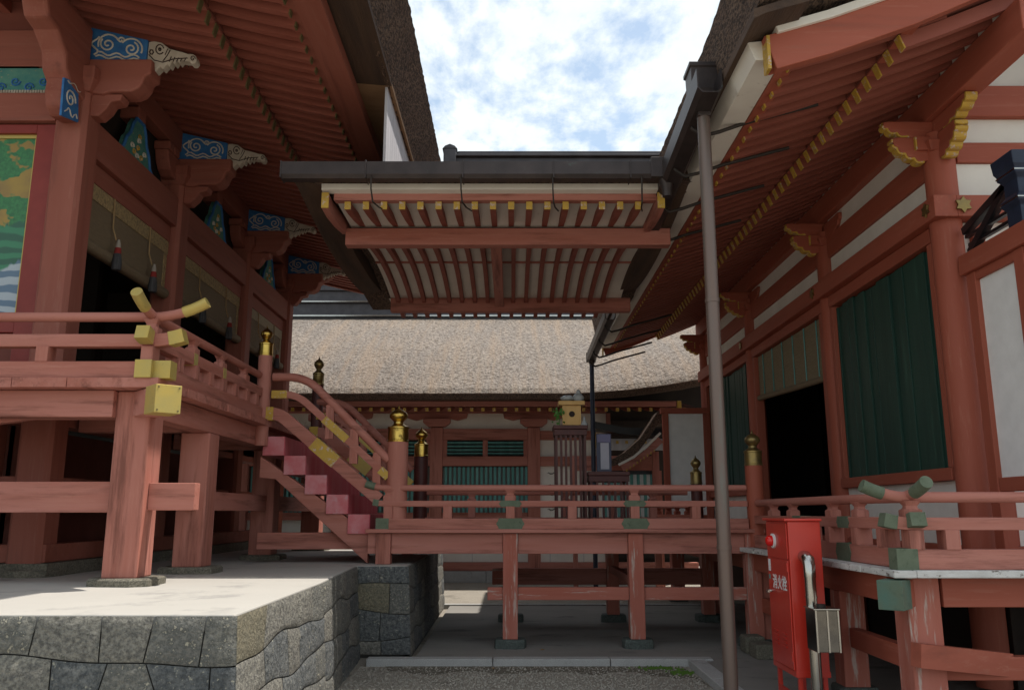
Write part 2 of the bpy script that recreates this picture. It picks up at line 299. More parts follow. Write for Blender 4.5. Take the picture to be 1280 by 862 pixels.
def thatch_volume(name, m, parent, prof, axis, a0, a1, step, amp, lift=None, rs=.12, smooth=False):
    """closed profile ((horizontal, z) pairs) swept along an axis with rough surface"""
    pr = resample(prof, rs, True); n = max(2, int((a1 - a0) / step)); mb = MB(); rows = []
    for i in range(n + 1):
        a = a0 + (a1 - a0) * i / n; row = []
        for (h, z) in pr:
            zz = z + (lift(a, h) if lift else 0)
            p = Vector((h, a, zz)) if axis == 'y' else Vector((a, h, zz))
            nv = noise.noise_vector(p * 9) * amp * .6 + noise.noise_vector(p * 31) * amp
            row.append(p + nv)
        rows.append(row + [row[0]])
    k = len(pr)
    vs = [p for r in rows for p in r[:-1]]
    fs = [(i * k + j, i * k + (j + 1) % k, (i + 1) * k + (j + 1) % k, (i + 1) * k + j) for i in range(n) for j in range(k)]
    fs += [tuple(range(k))[::-1], tuple(n * k + j for j in range(k))]
    mb.add(vs, fs); return mb.build(name, m, parent, smooth=smooth)

# ================================================================== GROUND
g = MB().box(-300, 300, -200, 400, -.5, 0).build('ground', GRAVEL); struct(g)
pv = MB().box(-1.05, 14, 9.55, 14.75, -.1, .055).box(2.05, 14, 2.0, 9.55, -.1, .0545).build('pavement', CONC2); struct(pv)
kb = MB()
x = -1.55
for w in (1.35, 1.25, 1.1): kb.box(x, x + w - .008, 9.38, 9.545, -.1, .075); x += w
for k in range(7): kb.box(1.87, 2.045, 9.375 - (k + 1) * 1.05, 9.367 - k * 1.05, -.1, .075)
struct(kb.build('kerb', GRAN, bevel=.008))
struct(MB().box(-1.2, 12, 14.755, 14.88, -.1, .08).build('kerb', GRAN, bevel=.008))

# pebbles on the near gravel: nobody could count them
pb = MB(); rnd = random.Random(5)
for i in range(5200):
    x = rnd.uniform(-1.6, 1.85); y = rnd.uniform(7.6, 9.35); r = rnd.uniform(.004, .011); z = r * .3
    a = rnd.uniform(0, 3); c, s_ = math.cos(a) * r, math.sin(a) * r
    pb.add([(x + c * 1.4, y + s_, z), (x - s_, y + c, z), (x - c * 1.4, y - s_, z), (x + s_, y - c, z), (x, y, z + r), (x, y, z - r)],
           [(0, 1, 4), (1, 2, 4), (2, 3, 4), (3, 0, 4), (1, 0, 5), (2, 1, 5), (3, 2, 5), (0, 3, 5)])
tag(pb.build('loose_pebbles', mat('pebble', lin(.42, .38, .32), lin(.22, .2, .17), 60, rough=.9, bump=0)), None, None, kind='stuff')
def moss(name, cx, cy, w, h, z, label):
    mb = MB()
    for i in range(120):
        x = cx + rnd.gauss(0, w); y = cy + rnd.gauss(0, h); r = rnd.uniform(.006, .018)
        mb.add([(x - r, y - r, z), (x + r, y - r, z), (x + r, y + r, z), (x - r, y + r, z), (x, y, z + r)], [(0, 1, 4), (1, 2, 4), (2, 3, 4), (3, 0, 4)])
    tag(mb.build(name, MOSS), label, 'moss', kind='stuff')
er = random.Random(9); pts = [(-1.35 + i * .09, 9.372) for i in range(36)] + [(1.86, 8.3)] + [(1.80 - i * .09, 9.02 - .10 * math.sin(i * .7) - .25 * max(0, 1 - i * .12) + er.uniform(-.05, .05)) for i in range(35)]
tag(MB().prism(pts, 'xy', .0005, .004).build('damp_earth', mat('damp_soil', lin(.09, .075, .055), lin(.14, .12, .09), 14, rough=.95, bump=.8, bscale=50, spots=lin(.3, .27, .22), spot_pos=(.56, .6), spot_scale=60)), None, None, kind='stuff')
moss('moss_patch', 1.55, 9.25, .10, .05, .005, 'bright green moss on the gravel by the kerb corner')
moss('moss_patch', 1.72, 9.0, .07, .06, .005, 'smaller green moss tuft beside the corner kerb stone')

# ================================================================== STONE PLATFORM (top at z = 1)
plat = thing('stone_platform', 'raised platform of dark irregular stones with pale concrete top under the left hall', 'platform', (-1.7, 5.2, 0))
outline = [(-9.5, 5.2), (-1.63, 5.2), (-1.65, 7.6), (-1.77, 9.9), (-1.18, 9.9), (-1.2, 14.9), (-4.5, 15.6), (-4.5, 19.5), (-14, 19.5), (-14, 5.2)]
MB().prism([(-13.9, 5.24), (-1.66, 5.24), (-1.68, 7.6), (-1.80, 9.94), (-1.21, 9.94), (-1.23, 14.9), (-4.5, 15.6), (-4.5, 19.5), (-13.9, 19.5)], 'xy', .9, 1.0).build('concrete_top', CONC, plat, bevel=.01)
MB().prism([(-13.9, 5.23), (-1.66, 5.23), (-1.68, 7.6), (-1.80, 9.93), (-1.21, 9.93), (-1.23, 14.8), (-4.6, 15.5), (-4.6, 19.4), (-13.9, 19.4)], 'xy', -.1, .897).build('core', MORT, plat)
def stone_face(p0, p1, nrm, rows, wid, seed, batter=.1, tan=(), skew=.05, e0=0, e1=0):
    """irregular fitted stones between two plan points; returns nothing, adds to SB / TB"""
    rr = random.Random(seed); p0 = Vector(p0 + (0,)); p1 = Vector(p1 + (0,)); L = (p1 - p0).length; d = (p1 - p0) / L; nrm = Vector(nrm + (0,)).normalized()
    zs = rows; idx = 0
    wav = lambda r, t: (0 if r in (0, len(zs) - 1) else .028 * math.sin(t * 3.1 + r * 2.3 + seed) + .012 * math.sin(t * 7 + r))
    for r in range(len(zs) - 1):
        t = 0; cuts = [(0, 0)]
        while t < L - wid * .6:
            t += wid * rr.uniform(.72, 1.35)
            if t < L - wid * .35: cuts.append((t + rr.uniform(-skew, skew), t + rr.uniform(-skew, skew)))
        cuts.append((L, L))
        for (a, b) in zip(cuts[:-1], cuts[1:]):
            g_ = .004
            def P(s, q, out=0):
                tt0 = a[1] + g_ + (b[1] - a[1] - 2 * g_) * s; tt1 = a[0] + g_ + (b[0] - a[0] - 2 * g_) * s
                tt = tt0 + (tt1 - tt0) * q
                z0 = zs[r + 1] + wav(r + 1, tt) + g_; z1 = zs[r] + wav(r, tt) - g_
                z = z0 + (z1 - z0) * q
                return p0 + d * (tt + (1 - z) * (e1 * tt / L - e0 * (1 - tt / L))) + Vector((0, 0, z)) + nrm * (batter * (1 - z) + out)
            n, m_ = max(4, int((b[0] - a[0]) / .035)), 8; off = rr.uniform(.0, .018); rowsg = []
            for i in range(m_ + 1):
                row = []
                for j in range(n + 1):
                    s, q = j / n, i / m_
                    e = min(s * (1 - s) * 4 * 2.5, 1) * min(q * (1 - q) * 4 * 2, 1)
                    pp = P(s, q)
                    o = -.005 + (.007 + off * .35) * min(1, e * 3) + (noise.noise(pp * 9) * .007 + noise.noise(pp * 30) * .007) * min(1, e * 3)
                    if r == 0 and q > .85: o = max(o, -.004)
                    row.append(P(s, q, o))
                rowsg.append(row)
            if (seed, idx) in tan: TBS.append(MB().grid(rowsg))
            else: SBS[rr.choice((0, 0, 1, 1, 2))].grid(rowsg)
            idx += 1
SBS = [MB(), MB(), MB()]; TBS = []; tanset = {(4, 2), (2, 0)}
stone_face((-8.5, 5.2), (-1.63, 5.2), (0, -1), [1.0, .745, .48, .2, 0], .33, 1, tan=tanset, e1=.075)
stone_face((-1.63, 5.2), (-1.65, 7.6), (1, 0), [1.0, .745, .48, .24, 0, -.05], .46, 2, tan=tanset, batter=.07, e0=.105)
stone_face((-1.65, 7.6), (-1.77, 9.9), (1, 0), [1.0, .74, .46, .2, -.05], .5, 3, tan=tanset, batter=.07)
stone_face((-1.77, 9.9), (-1.18, 9.9), (0, -1), [1.0, .79, .5, .22, .04], .3, 4, tan=tanset, batter=.05, skew=.01, e1=.055)
stone_face((-1.18, 9.9), (-1.2, 14.9), (1, 0), [1.0, .74, .5, .24, .0], .45, 6, tan=tanset, batter=.05, e0=.055)
for sb_, sm_ in zip(SBS, (STONE, STONE2, STONE3)): sb_.build('stone_facing', sm_, plat, smooth=True)
for tb in TBS: tb.build('tan_stone', STONET, plat, smooth=True)

# ================================================================== shared builders
def giboshi(name, label, x, y, z0, zsh, r, mcap, root=None, h=.42, mred=None, group='posts with onion shaped caps'):
    """round post with an onion finial on a metal sleeve"""
    t = thing(name, label, 'post', (x, y, z0), group)
    MB().cyl((x, y), r, z0, zsh, 24).build('post_shaft', mred or RED['z'], t, smooth=True)
    k = h / .42; z = zsh - .004
    pr = [(r * 1.04, z), (r * 1.05, z + .02 * k), (r * 1.0, z + .025 * k), (r * .98, z + .16 * k), (r * 1.04, z + .165 * k), (r * 1.04, z + .185 * k), (r * .8, z + .2 * k),
          (r * .5, z + .225 * k), (r * .45, z + .25 * k), (r * .62, z + .27 * k), (r * .85, z + .3 * k), (r * .9, z + .33 * k), (r * .78, z + .36 * k), (r * .45, z + .39 * k), (r * .15, z + .41 * k), (.003, z + .45 * k)]
    MB().lathe(pr, (x, y), 24).build('onion_cap', mcap, t, smooth=True)
    return t
def end_curve(p, d, length, rise, n=7):
    return [p + d * (length * i / n) + Vector((0, 0, rise * (i / n) ** 2)) for i in range(n + 1)]
def balustrade(name, label, p0, p1, z, dims, struts, ext0=0, ext1=0, mred=None, mcap=None, fit=None, fits=(), group='red balustrades', worn=False, tall_every=1, rise=.12):
    """three-rail balustrade: square sill, square middle rail, round handrail on waisted blocks"""
    P0 = Vector((p0[0], p0[1], 0)); P1 = Vector((p1[0], p1[1], 0)); L = (P1 - P0).length; d = (P1 - P0) / L
    ax = 'x' if abs(d.x) > .5 else 'y'; mr = mred or RED
    t = thing(name, label, 'balustrade', (p0[0], p0[1], z), group)
    s0, s1, m0, m1, tc, tr = dims; ws, wm = .13, .105
    def end_cap(kind, pt, dd, zc, w, h, ln, ris, e):
        if not mcap or e <= 0: return
        k = min(.16 if kind != 'top' else .19, e * .75)
    # sill
    MB().bar(P0 - d * ext0 * .45 + Vector((0, 0, (s0 + s1) / 2)), P1 + d * ext1 * .45 + Vector((0, 0, (s0 + s1) / 2)), ws, s1 - s0).build('sill_rail', (WORN if worn else mr)[ax], t, .006)
    for e, P, dd in ((ext0, P0, -d), (ext1, P1, d)):
        if e > 0 and mcap:
            a = P + dd * (e * .45 - .15) + Vector((0, 0, (s0 + s1) / 2)); MB().bar(a, P + dd * (e * .45 + .006) + Vector((0, 0, (s0 + s1) / 2)), ws + .012, s1 - s0 + .012).build('sill_cap', mcap, t, .004)
    # middle rail with upturned ends
    zc = (m0 + m1) / 2
    path = [P0 + Vector((0, 0, zc)), P1 + Vector((0, 0, zc))]
    if ext0 > 0: path = end_curve(P0 + Vector((0, 0, zc)), -d, ext0 * .62, rise * .35)[::-1] + path[1:]
    if ext1 > 0: path = path[:-1] + end_curve(P1 + Vector((0, 0, zc)), d, ext1 * .62, rise * .35)
    MB().rect(path, wm, m1 - m0).build('middle_rail', mr[ax], t, .005)
    for e, P, dd in ((ext0, P0, -d), (ext1, P1, d)):
        if e > 0 and mcap:
            q = end_curve(P + Vector((0, 0, zc)), dd, e * .62 + .005, rise * .36)[4:]; MB().rect(q, wm + .01, m1 - m0 + .01).build('middle_cap', mcap, t, .003)
    # handrail
    path = [P0 + Vector((0, 0, tc)), P1 + Vector((0, 0, tc))]
    if ext0 > 0: path = end_curve(P0 + Vector((0, 0, tc)), -d, ext0, rise)[::-1] + path[1:]
    if ext1 > 0: path = path[:-1] + end_curve(P1 + Vector((0, 0, tc)), d, ext1, rise)
    MB().tube(path, tr, 14).build('handrail', mr[ax], t, smooth=True)
    for e, P, dd in ((ext0, P0, -d), (ext1, P1, d)):
        if e > 0 and mcap:
            q = end_curve(P + Vector((0, 0, tc)), dd, e + .004, rise * 1.02)[4:]; MB().tube(q, tr + .007, 14).build('handrail_cap', mcap, t, smooth=True)
    # struts
    for (u, tall) in struts:
        c = P0 + d * u; w = .07
        sm_ = MB().bar(c + Vector((0, 0, s1 - .002)), c + Vector((0, 0, m0 + .002)), w * 2, w * 1.5, up=d).build('strut', mr['z'], t, .004)
        if tall:
            zt = tc - tr * .6; zb = m1 - .002
            pr = [(w * .95, zb), (w * .95, zb + (zt - zb) * .45), (w * .62, zb + (zt - zb) * .55), (w * .6, zb + (zt - zb) * .7), (w * .98, zt)]
            b = []; mb = MB()
            for (q, zz) in pr: b += [c + d * (sx * q) + Vector((-d.y, d.x, 0)) * (sy * q * .75) + Vector((0, 0, zz)) for sx, sy in ((-1, -1), (1, -1), (1, 1), (-1, 1))]
            mb.add(b, [(i * 4 + j, i * 4 + (j + 1) % 4, i * 4 + 4 + (j + 1) % 4, i * 4 + 4 + j) for i in range(4) for j in range(4)] + [(3, 2, 1, 0), (16, 17, 18, 19)])
            mb.build('handrail_block', mr['z'], t, .004)
    # fittings: lozenge plates wrapped on the rails at chosen places
    nn = Vector((-d.y, d.x, 0))
    for u in fits:
        for (zz, hh, ww, wr) in (((zc, m1 - m0, .05, wm),) if fit is GOLD else ((zc, m1 - m0, .14, wm), ((s0 + s1) / 2, s1 - s0, .17, ws))):
            c = P0 + d * u + Vector((0, 0, zz)); h2 = hh / 2 + .004; mb = MB()
            pts = [(-ww, 0), (-ww * .86, h2 * .55), (-ww * .8, h2), (ww * .8, h2), (ww * .86, h2 * .55), (ww, 0), (ww * .86, -h2 * .55), (ww * .8, -h2), (-ww * .8, -h2), (-ww * .86, -h2 * .55)]
            f, b = wr / 2 + .005, -wr / 2 - .005
            vs = [c + d * a + Vector((0, 0, q)) + nn * f for a, q in pts] + [c + d * a + Vector((0, 0, q)) + nn * b for a, q in pts]; n = len(pts)
            mb.add(vs, [tuple(range(n)), tuple(range(2 * n - 1, n - 1, -1))] + [(i, i + n, (i + 1) % n + n, (i + 1) % n) for i in range(n)])
            mb.build('metal_fitting', fit, t)
    return t
def rough_foot(x, y, z, w, d, h, m, parent=None, name='base_stone', seed=0):
    rr = random.Random(seed + int(x * 100) + int(y * 37)); mb = MB()
    n = 14; top = []; bot = []
    for i in range(n):
        a = 2 * math.pi * (i + .5) / n; cx, cy = math.cos(a), math.sin(a); k = 1 / max(abs(cx), abs(cy)) ** .8
        j = rr.uniform(.93, 1.06)
        bot.append((x + cx * k * w / 2 * j, y + cy * k * d / 2 * j)); top.append((x + cx * k * w / 2 * (j - .07), y + cy * k * d / 2 * (j - .07)))
    mb.add([(p[0], p[1], z) for p in bot] + [(p[0], p[1], z + h * .75 + rr.uniform(-.008, .008)) for p in bot] + [(p[0], p[1], z + h) for p in top],
           [(i, (i + 1) % n, n + (i + 1) % n, n + i) for i in range(n)] + [(n + i, n + (i + 1) % n, 2 * n + (i + 1) % n, 2 * n + i) for i in range(n)] + [tuple(range(2 * n, 3 * n))])
    return mb.build(name, m, parent)

# ================================================================== LEFT HALL
CX = -4.66; CY = [8.36, 10.95, 13.95, 16.6]
lh = thing('shrine_hall', 'tall red hall on the left with carved blue and white eave brackets', 'hall', (-8, 12.5, 1.0))
def chamfer_col(x, y, z0, z1, w=.17, c=.045):
    p = [(-w, -w + c), (-w + c, -w), (w - c, -w), (w, -w + c), (w, w - c), (w - c, w), (-w + c, w), (-w, w - c)]
    return MB().prism([(x + a, y + b) for a, b in p], 'xy', z0, z1)
def carve(mb_list, proto): pass
def beast(parent, x, y, z, th=.15):
    """white tusked beast-head bracket end pointing to +x, carved in relief on both sides; blue cloud block behind it"""
    s = 1.0
    # cloud block
    k = MB().prism([(x - .1, z), (x + .60, z - .06), (x + .60, z + .235), (x - .1, z + .40)], 'xz', y - th / 2, y + th / 2).build('cloud_carving', BLUE, parent, .004)
    m = MB()
    for sd in (-1, 1):
        f = lambda a, b: (a, y + sd * (th / 2 + .004), b)
        f = lambda a, b: (a, y + sd * (th / 2 + .004), b - .10 * (a - x))
        for pth in (spiral(x + .17, z + .20, .085, 1.5, f, a0=2.4), spiral(x + .43, z + .17, .085, 1.5, f, a0=1.2, sgn=-1), spiral(x + .31, z + .26, .04, 1.1, f, a0=0, n=12),
                    [f(x + .05 + .53 * i / 14, z + .045 + .018 * math.sin(i * 1.25)) for i in range(15)], [f(x + .08 + .45 * i / 14, z + .085 + .02 * math.sin(i * 1.1 + 1)) for i in range(15)],
                    [f(x + .03 + .04 * math.sin(i), z + .06 + .22 * i / 8) for i in range(9)],
                    arc((x + .18, z + .2), .115, 30, 200, 10, f), arc((x + .43, z + .17), .12, -20, 150, 10, f)):
            m.tube(pth, .010, 6, up=(0, 1, 0))
    m.build('cloud_line', BONEL, k)
    # head outline
    x0, z0 = x + .60, z - .13
    o = [(0, .32), (.07, .335), (.16, .33), (.22, .30), (.27, .275), (.34, .27), (.42, .262), (.50, .25), (.56, .255), (.60, .235), (.615, .19), (.59, .155), (.545, .15), (.52, .175),
         (.47, .17), (.42, .175), (.40, .135), (.37, .165), (.34, .115), (.31, .15), (.28, .085), (.25, .11), (.20, .05), (.17, .075), (.11, .015), (.09, .06), (0, .07)]
    sh = lambda a, b: b * 1.12 - .13 * a
    o = [(a * .88, sh(a, b)) for a, b in o]
    hd = MB().prism([(x0 + a, z0 + b) for a, b in o], 'xz', y - th * .38, y + th * .38).build('beast_head', BONE, parent, .012)
    m = MB()
    for sd in (-1, 1):
        f = lambda a, b: (x0 + (a - x0) * .88, y + sd * (th * .38 + .004), z0 + (b - z0) * 1.12 - .13 * (a - x0))
        m.tube(spiral(x0 + .565, z0 + .2, .032, 1.3, f, n=14), .005, 5, up=(0, 1, 0))
        m.tube(arc((x0 + .15, z0 + .25), .05, 20, 330, 10, f), .006, 5, up=(0, 1, 0)); m.tube(arc((x0 + .15, z0 + .25), .014, 0, 360, 6, f), .008, 5, up=(0, 1, 0))
        m.tube([f(x0 + .28, z0 + .26), f(x0 + .25, z0 + .2), f(x0 + .2, z0 + .13)], .005, 5, up=(0, 1, 0)); m.tube([f(x0 + .25, z0 + .27), f(x0 + .22, z0 + .2)], .004, 5, up=(0, 1, 0))
        m.tube([f(x0 + .02, z0 + .18), f(x0 + .09, z0 + .13), f(x0 + .2, z0 + .12), f(x0 + .33, z0 + .17), f(x0 + .5, z0 + .2)], .006, 5, up=(0, 1, 0))
        for q in range(5): m.tube([f(x0 + .30 + q * .045, z0 + .19), f(x0 + .28 + q * .045, z0 + .135 + q * .006)], .005, 5, up=(0, 1, 0))
        m.tube(arc((x0 + .05, z0 + .21), .025, 0, 360, 6, f), .007, 5, up=(0, 1, 0))
    m.build('groove', CARVD, hd)
def bracket_arm(parent, x, y, z):
    """curved bracket arm under the clouds, towards +x, with nosed lower corbel"""
    o = [(-.2, .0), (.12, -.05), (.2, -.02), (.42, -.02), (.50, .02), (.54, .08), (.56, .16), (.62, .19), (.62, .36), (-.2, .36)]
    MB().prism([(x + a, z + b) for a, b in o], 'xz', y - .13, y + .13).build('bracket_arm', HALL['x'], parent, .02)
    o = [(-.15, -.28), (.08, -.28), (.16, -.2), (.2, -.12), (.3, -.1), (.32, -.03), (-.15, -.03)]
    MB().prism([(x + a, z + b) for a, b in o], 'xz', y - .09, y + .09).build('corbel', HALL['x'], parent, .012)
for i, y in enumerate(CY):
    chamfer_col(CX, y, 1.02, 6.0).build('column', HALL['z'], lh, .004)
    # capital block
    MB().lathe([(.0, 5.98), (.18, 5.98), (.25, 6.1), (.25, 6.24), (0, 6.24)], (CX, y), 4).build('capital', HALL['z'], lh, .01)
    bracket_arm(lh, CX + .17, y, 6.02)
    beast(lh, CX + .10, y, 6.40)
    # arms running along the wall
    for sgn in (-1, 1):
        if i == 0 and sgn < 0:
            # column one also throws arms to the front, towards the viewer
            o = [(.12, 5.86), (.42, 5.9), (.56, 6.02), (.6, 6.18), (.78, 6.32), (.95, 6.36), (1.02, 6.5), (1.08, 6.72), (.12, 6.72)]
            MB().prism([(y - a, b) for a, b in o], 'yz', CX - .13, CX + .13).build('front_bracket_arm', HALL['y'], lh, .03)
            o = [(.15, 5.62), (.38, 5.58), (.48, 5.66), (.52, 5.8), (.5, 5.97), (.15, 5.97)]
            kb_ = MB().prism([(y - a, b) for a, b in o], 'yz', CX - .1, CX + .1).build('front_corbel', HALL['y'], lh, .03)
            o = [(.22, 5.60), (.54, 5.52), (.56, 5.92), (.3, 6.0)]
            fb = MB().prism([(y - a, b) for a, b in o], 'yz', CX + .1, CX + .122).build('wave_carving', BLUE, lh)
            m = MB(); f = lambda a, b: (CX + .126, a, b)
            m.tube(spiral(y - .42, 5.76, .10, 1.6, f), .009, 5, up=(1, 0, 0)); m.tube([f(y - .26 - .03 * q, 5.62 + .035 * math.sin(q * 1.4)) for q in range(9)], .007, 5, up=(1, 0, 0))
            m.tube([f(y - .25 - .028 * q, 5.93 - .02 * math.sin(q)) for q in range(10)], .007, 5, up=(1, 0, 0))
            m.build('wave_line', BONEL, fb)
            continue
        if i == 3 and sgn > 0: continue
        o = [(.1, 6.02), (.3, 6.04), (.42, 6.1), (.5, 6.2), (.54, 6.34), (.1, 6.34)]
        MB().prism([(y + sgn * a, b) for a, b in o], 'yz', CX - .09, CX + .09).build('wall_bracket_arm', HALL['y'], lh, .012)
        for q in (.28, .46): MB().box(CX - .11, CX + .11, y + sgn * q - .08, y + sgn * q + .08, 6.345, 6.46).build('bearing_block', HALL['y'], lh, .015)
# beams along the side wall, one per bay
for a, b in zip(CY[:-1], CY[1:]):
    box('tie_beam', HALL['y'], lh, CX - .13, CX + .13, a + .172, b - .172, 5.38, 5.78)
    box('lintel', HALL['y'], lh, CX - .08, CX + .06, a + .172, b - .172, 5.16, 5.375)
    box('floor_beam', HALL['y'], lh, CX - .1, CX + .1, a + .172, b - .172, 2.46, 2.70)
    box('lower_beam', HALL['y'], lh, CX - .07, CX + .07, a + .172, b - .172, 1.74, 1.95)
    # carved frog-leg strut with blue rim
    m_ = (a + b) / 2
    for yy in (m_ - .1,):
        o = [(-.42, 5.785), (-.36, 5.83), (-.3, 5.98), (-.22, 6.06), (-.17, 6.2), (-.1, 6.3), (.1, 6.3), (.17, 6.2), (.22, 6.06), (.3, 5.98), (.36, 5.83), (.42, 5.785)]
        fs = MB().prism([(yy + p, q) for p, q in o], 'yz', CX + .02, CX + .09).build('frog_leg_strut', TURQ, lh, .005)
        MB().tube([(CX + .095, yy + p, q) for p, q in o], .02, 6, up=(1, 0, 0)).build('blue_rim', BLUE, fs)
        mw = MB(); fw = lambda p, q: (CX + .096, p, q)
        for c_ in ((yy - .16, 5.92), (yy + .17, 5.93), (yy, 6.04), (yy - .02, 5.84)): mw.tube(spiral(c_[0], c_[1], .05, .8, fw, n=8), .012, 5, up=(1, 0, 0))
        mw.build('white_relief', BONEL, fs)
        m = MB(); f = lambda p, q: (CX + .094, p, q)
        for c_ in ((yy, 5.95), (yy - .09, 5.87), (yy + .1, 5.86), (yy + .02, 6.1)): m.tube(spiral(c_[0], c_[1], .045, 1.2, f, n=10), .008, 5, up=(1, 0, 0))
        m.build('leaf_relief', YEL, fs)
        MB().box(CX - .12, CX + .12, yy - .1, yy + .1, 6.31, 6.46).build('bearing_block', HALL['y'], lh, .015)
for y0, y1 in ((5.6, CY[0] - .3),) + tuple((a, b) for a, b in zip([CY[0] - .297] + CY[1:3], CY[1:3] + [CY[3] + 1.75])):
    box('eave_purlin', HALL['y'], lh, CX - .10, CX + .07, y0 + .002, y1 - .002, 6.5, 6.80)
# inner beam above column line, closing the wall between brackets
box('upper_wall', INT, lh, CX - .16, CX - .12, CY[0], CY[3], 5.78, 6.9, 0)
# front wall (faces the camera)
fy = CY[0]
box('front_tie_beam', HALL['x'], lh, -9, CX - .172, fy - .14, fy + .13, 5.66, 5.98)
box('front_upper_beam', HALL['x'], lh, -9, CX - .172, fy - .08, fy + .13, 6.32, 6.75)
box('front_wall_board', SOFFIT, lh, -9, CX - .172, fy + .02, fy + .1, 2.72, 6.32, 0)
box('front_floor_beam', HALL['x'], lh, -9, CX - .172, fy - .1, fy + .1, 2.46, 2.70)
cv = MB().box(-6.2, CX - .20, fy - .06, fy + .016, 5.985, 6.31).build('frieze_carving', TURQ, lh, .006)
m = MB(); f = lambda a, b: (a, fy - .065, b)
for q in range(9):
    m.tube(spiral(-6.1 + q * .15, 6.08 + .07 * (q % 2), .055, 1.4, f, n=12, sgn=(-1) ** q), .01, 5, up=(0, 1, 0))
m.build('frieze_cloud', BLUE, cv)
m = MB()
for q in range(46): m.box(-6.2 + q * .0285, -6.2 + q * .0285 + .02, fy - .085, fy - .061, 5.99, 6.04)
m.build('frieze_fringe', BONE, cv)
MB().box(-6.2, CX - .2, fy - .095, fy - .14 + .04, 5.984, 5.992).build('frieze_edge', GOLD, cv)
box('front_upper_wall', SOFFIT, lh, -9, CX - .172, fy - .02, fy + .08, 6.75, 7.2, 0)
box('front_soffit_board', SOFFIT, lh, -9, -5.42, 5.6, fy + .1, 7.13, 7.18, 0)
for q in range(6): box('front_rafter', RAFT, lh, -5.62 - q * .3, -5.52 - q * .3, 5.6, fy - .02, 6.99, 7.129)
m = MB(); m.box(-5.9, -5.12, fy - .075, fy - .03, 6.32, 6.62); m.build('patterned_panel', HALL['x'], lh)
# painted panel with its frame
pn = MB().box(-7.3, -5.07, fy - .035, fy - .01, 3.58, 5.50).build('painted_panel', PAINT, lh)
fr = MB(); fr.box(-5.07, -5.04, fy - .05, fy - .01, 3.55, 5.54).box(-7.3, -5.07, fy - .05, fy - .01, 5.50, 5.54).box(-7.3, -5.07, fy - .05, fy - .01, 3.55, 3.58)
fr.build('gilt_frame', GOLD, pn)
fr = MB(); fr.box(-5.04, CX - .172, fy - .09, fy + .015, 2.9, 5.64).box(-7.3, -5.04, fy - .09, fy + .015, 5.54, 5.64).box(-7.3, -5.04, fy - .09, fy + .015, 3.38, 3.55)
fr.build('lacquered_frame', FRAME, pn, .006)
# interior: floor, ceiling and far walls so that the openings are dark rooms
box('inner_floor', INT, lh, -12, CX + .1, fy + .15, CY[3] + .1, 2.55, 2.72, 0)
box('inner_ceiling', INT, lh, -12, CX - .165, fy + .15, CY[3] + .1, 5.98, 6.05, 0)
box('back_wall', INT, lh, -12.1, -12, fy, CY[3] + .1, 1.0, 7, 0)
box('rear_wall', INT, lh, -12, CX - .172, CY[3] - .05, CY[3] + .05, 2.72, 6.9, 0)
for y in (11, 14):
    for x in (-7.2, -9.6): chamfer_col(x, y, 1.0, 6.0).build('inner_column', INT, lh)
# underfloor: posts, sill and plinth strip
for i, y in enumerate(CY): rough_foot(CX, y, 1.0, .56, .56, .07, FOOT, lh, seed=i)
sb = MB().box(-9, CX + .2, fy - .12, fy + .1, 1.13, 1.30).box(CX - .0, CX + .2, fy + .1, 16.6, 1.13, 1.30)
sb.build('sill_beam', HALL['x'], lh, .008)
MB().box(-9, CX + .27, fy - .2, fy + .18, 1.0, 1.125).box(CX + .0, CX + .27, fy + .18, 16.7, 1.0, 1.125).build('plinth_strip', FOOT, lh, .01)
box('underfloor_wall', SOFFIT, lh, -9, -4.9, fy + .5, fy + .55, 1.1, 2.5, 0)
box('underfloor_side_wall', SOFFIT, lh, -5.3, -5.25, fy + .5, 14.6, 1.1, 2.5, 0)
for x in (-5.25, -6.2, -7.3): MB().box(x - .14, x + .14, fy - .14, fy + .14, 1.30, 2.5).build('underfloor_post', HALL['z'], lh, .01)
box('underfloor_rail', HALL['x'], lh, -9, CX - .172, fy - .05, fy + .07, 1.72, 1.95)
# rafters ---------------------------------------------------------
def rafter_set(parent, name, p_in, p_tip, w, h, y0, y1, step, m, cap, capname='rafter_end', lift=None, capext=.012):
    """first rafter modelled, the others copied along y"""
    (xi, zi), (xt, zt) = p_in, p_tip; n = int((y1 - y0) / step)
    xm, zm = (xi + xt) / 2, (zi + zt) / 2 - .012
    path = [(xi, y0, zi), ((xi + xm) / 2, y0, (zi + zm) / 2 - .004), (xm, y0, zm), ((xt + xm) / 2, y0, (zt + zm) / 2 - .006), (xt, y0, zt)]
    r = MB().rect(path, w, h).build(name, m, parent)
    d = (Vector(path[-1]) - Vector(path[-2])).normalized()
    if cap: MB().bar(Vector(path[-1]) - d * .002, Vector(path[-1]) + d * capext, w + .004, h + .004).build(capname, cap, r)
    for i in range(1, n + 1):
        y = y0 + i * step
        dup(r, (0, i * step, lift(y) - lift(y0) if lift else 0))
    return r
rafter_set(lh, 'rafter', (-5.2, 7.01), (-3.1, 6.53), .078, .125, 5.95, 18.35, .22, RAFT, DGOLD, 'rafter_end')
rafter_set(lh, 'flying_rafter', (-3.5, 6.80), (-2.19, 6.47), .074, .11, 5.95, 18.35, .22, RAFT, DGOLD, 'flying_rafter_end')
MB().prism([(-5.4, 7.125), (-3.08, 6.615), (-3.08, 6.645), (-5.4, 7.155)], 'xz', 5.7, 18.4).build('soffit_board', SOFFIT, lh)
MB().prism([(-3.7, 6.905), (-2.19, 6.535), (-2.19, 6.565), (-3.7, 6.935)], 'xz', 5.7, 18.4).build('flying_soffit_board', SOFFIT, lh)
box('rafter_batten', HALL['y'], lh, -3.2, -3.09, 5.7, 18.4, 6.59, 6.74)
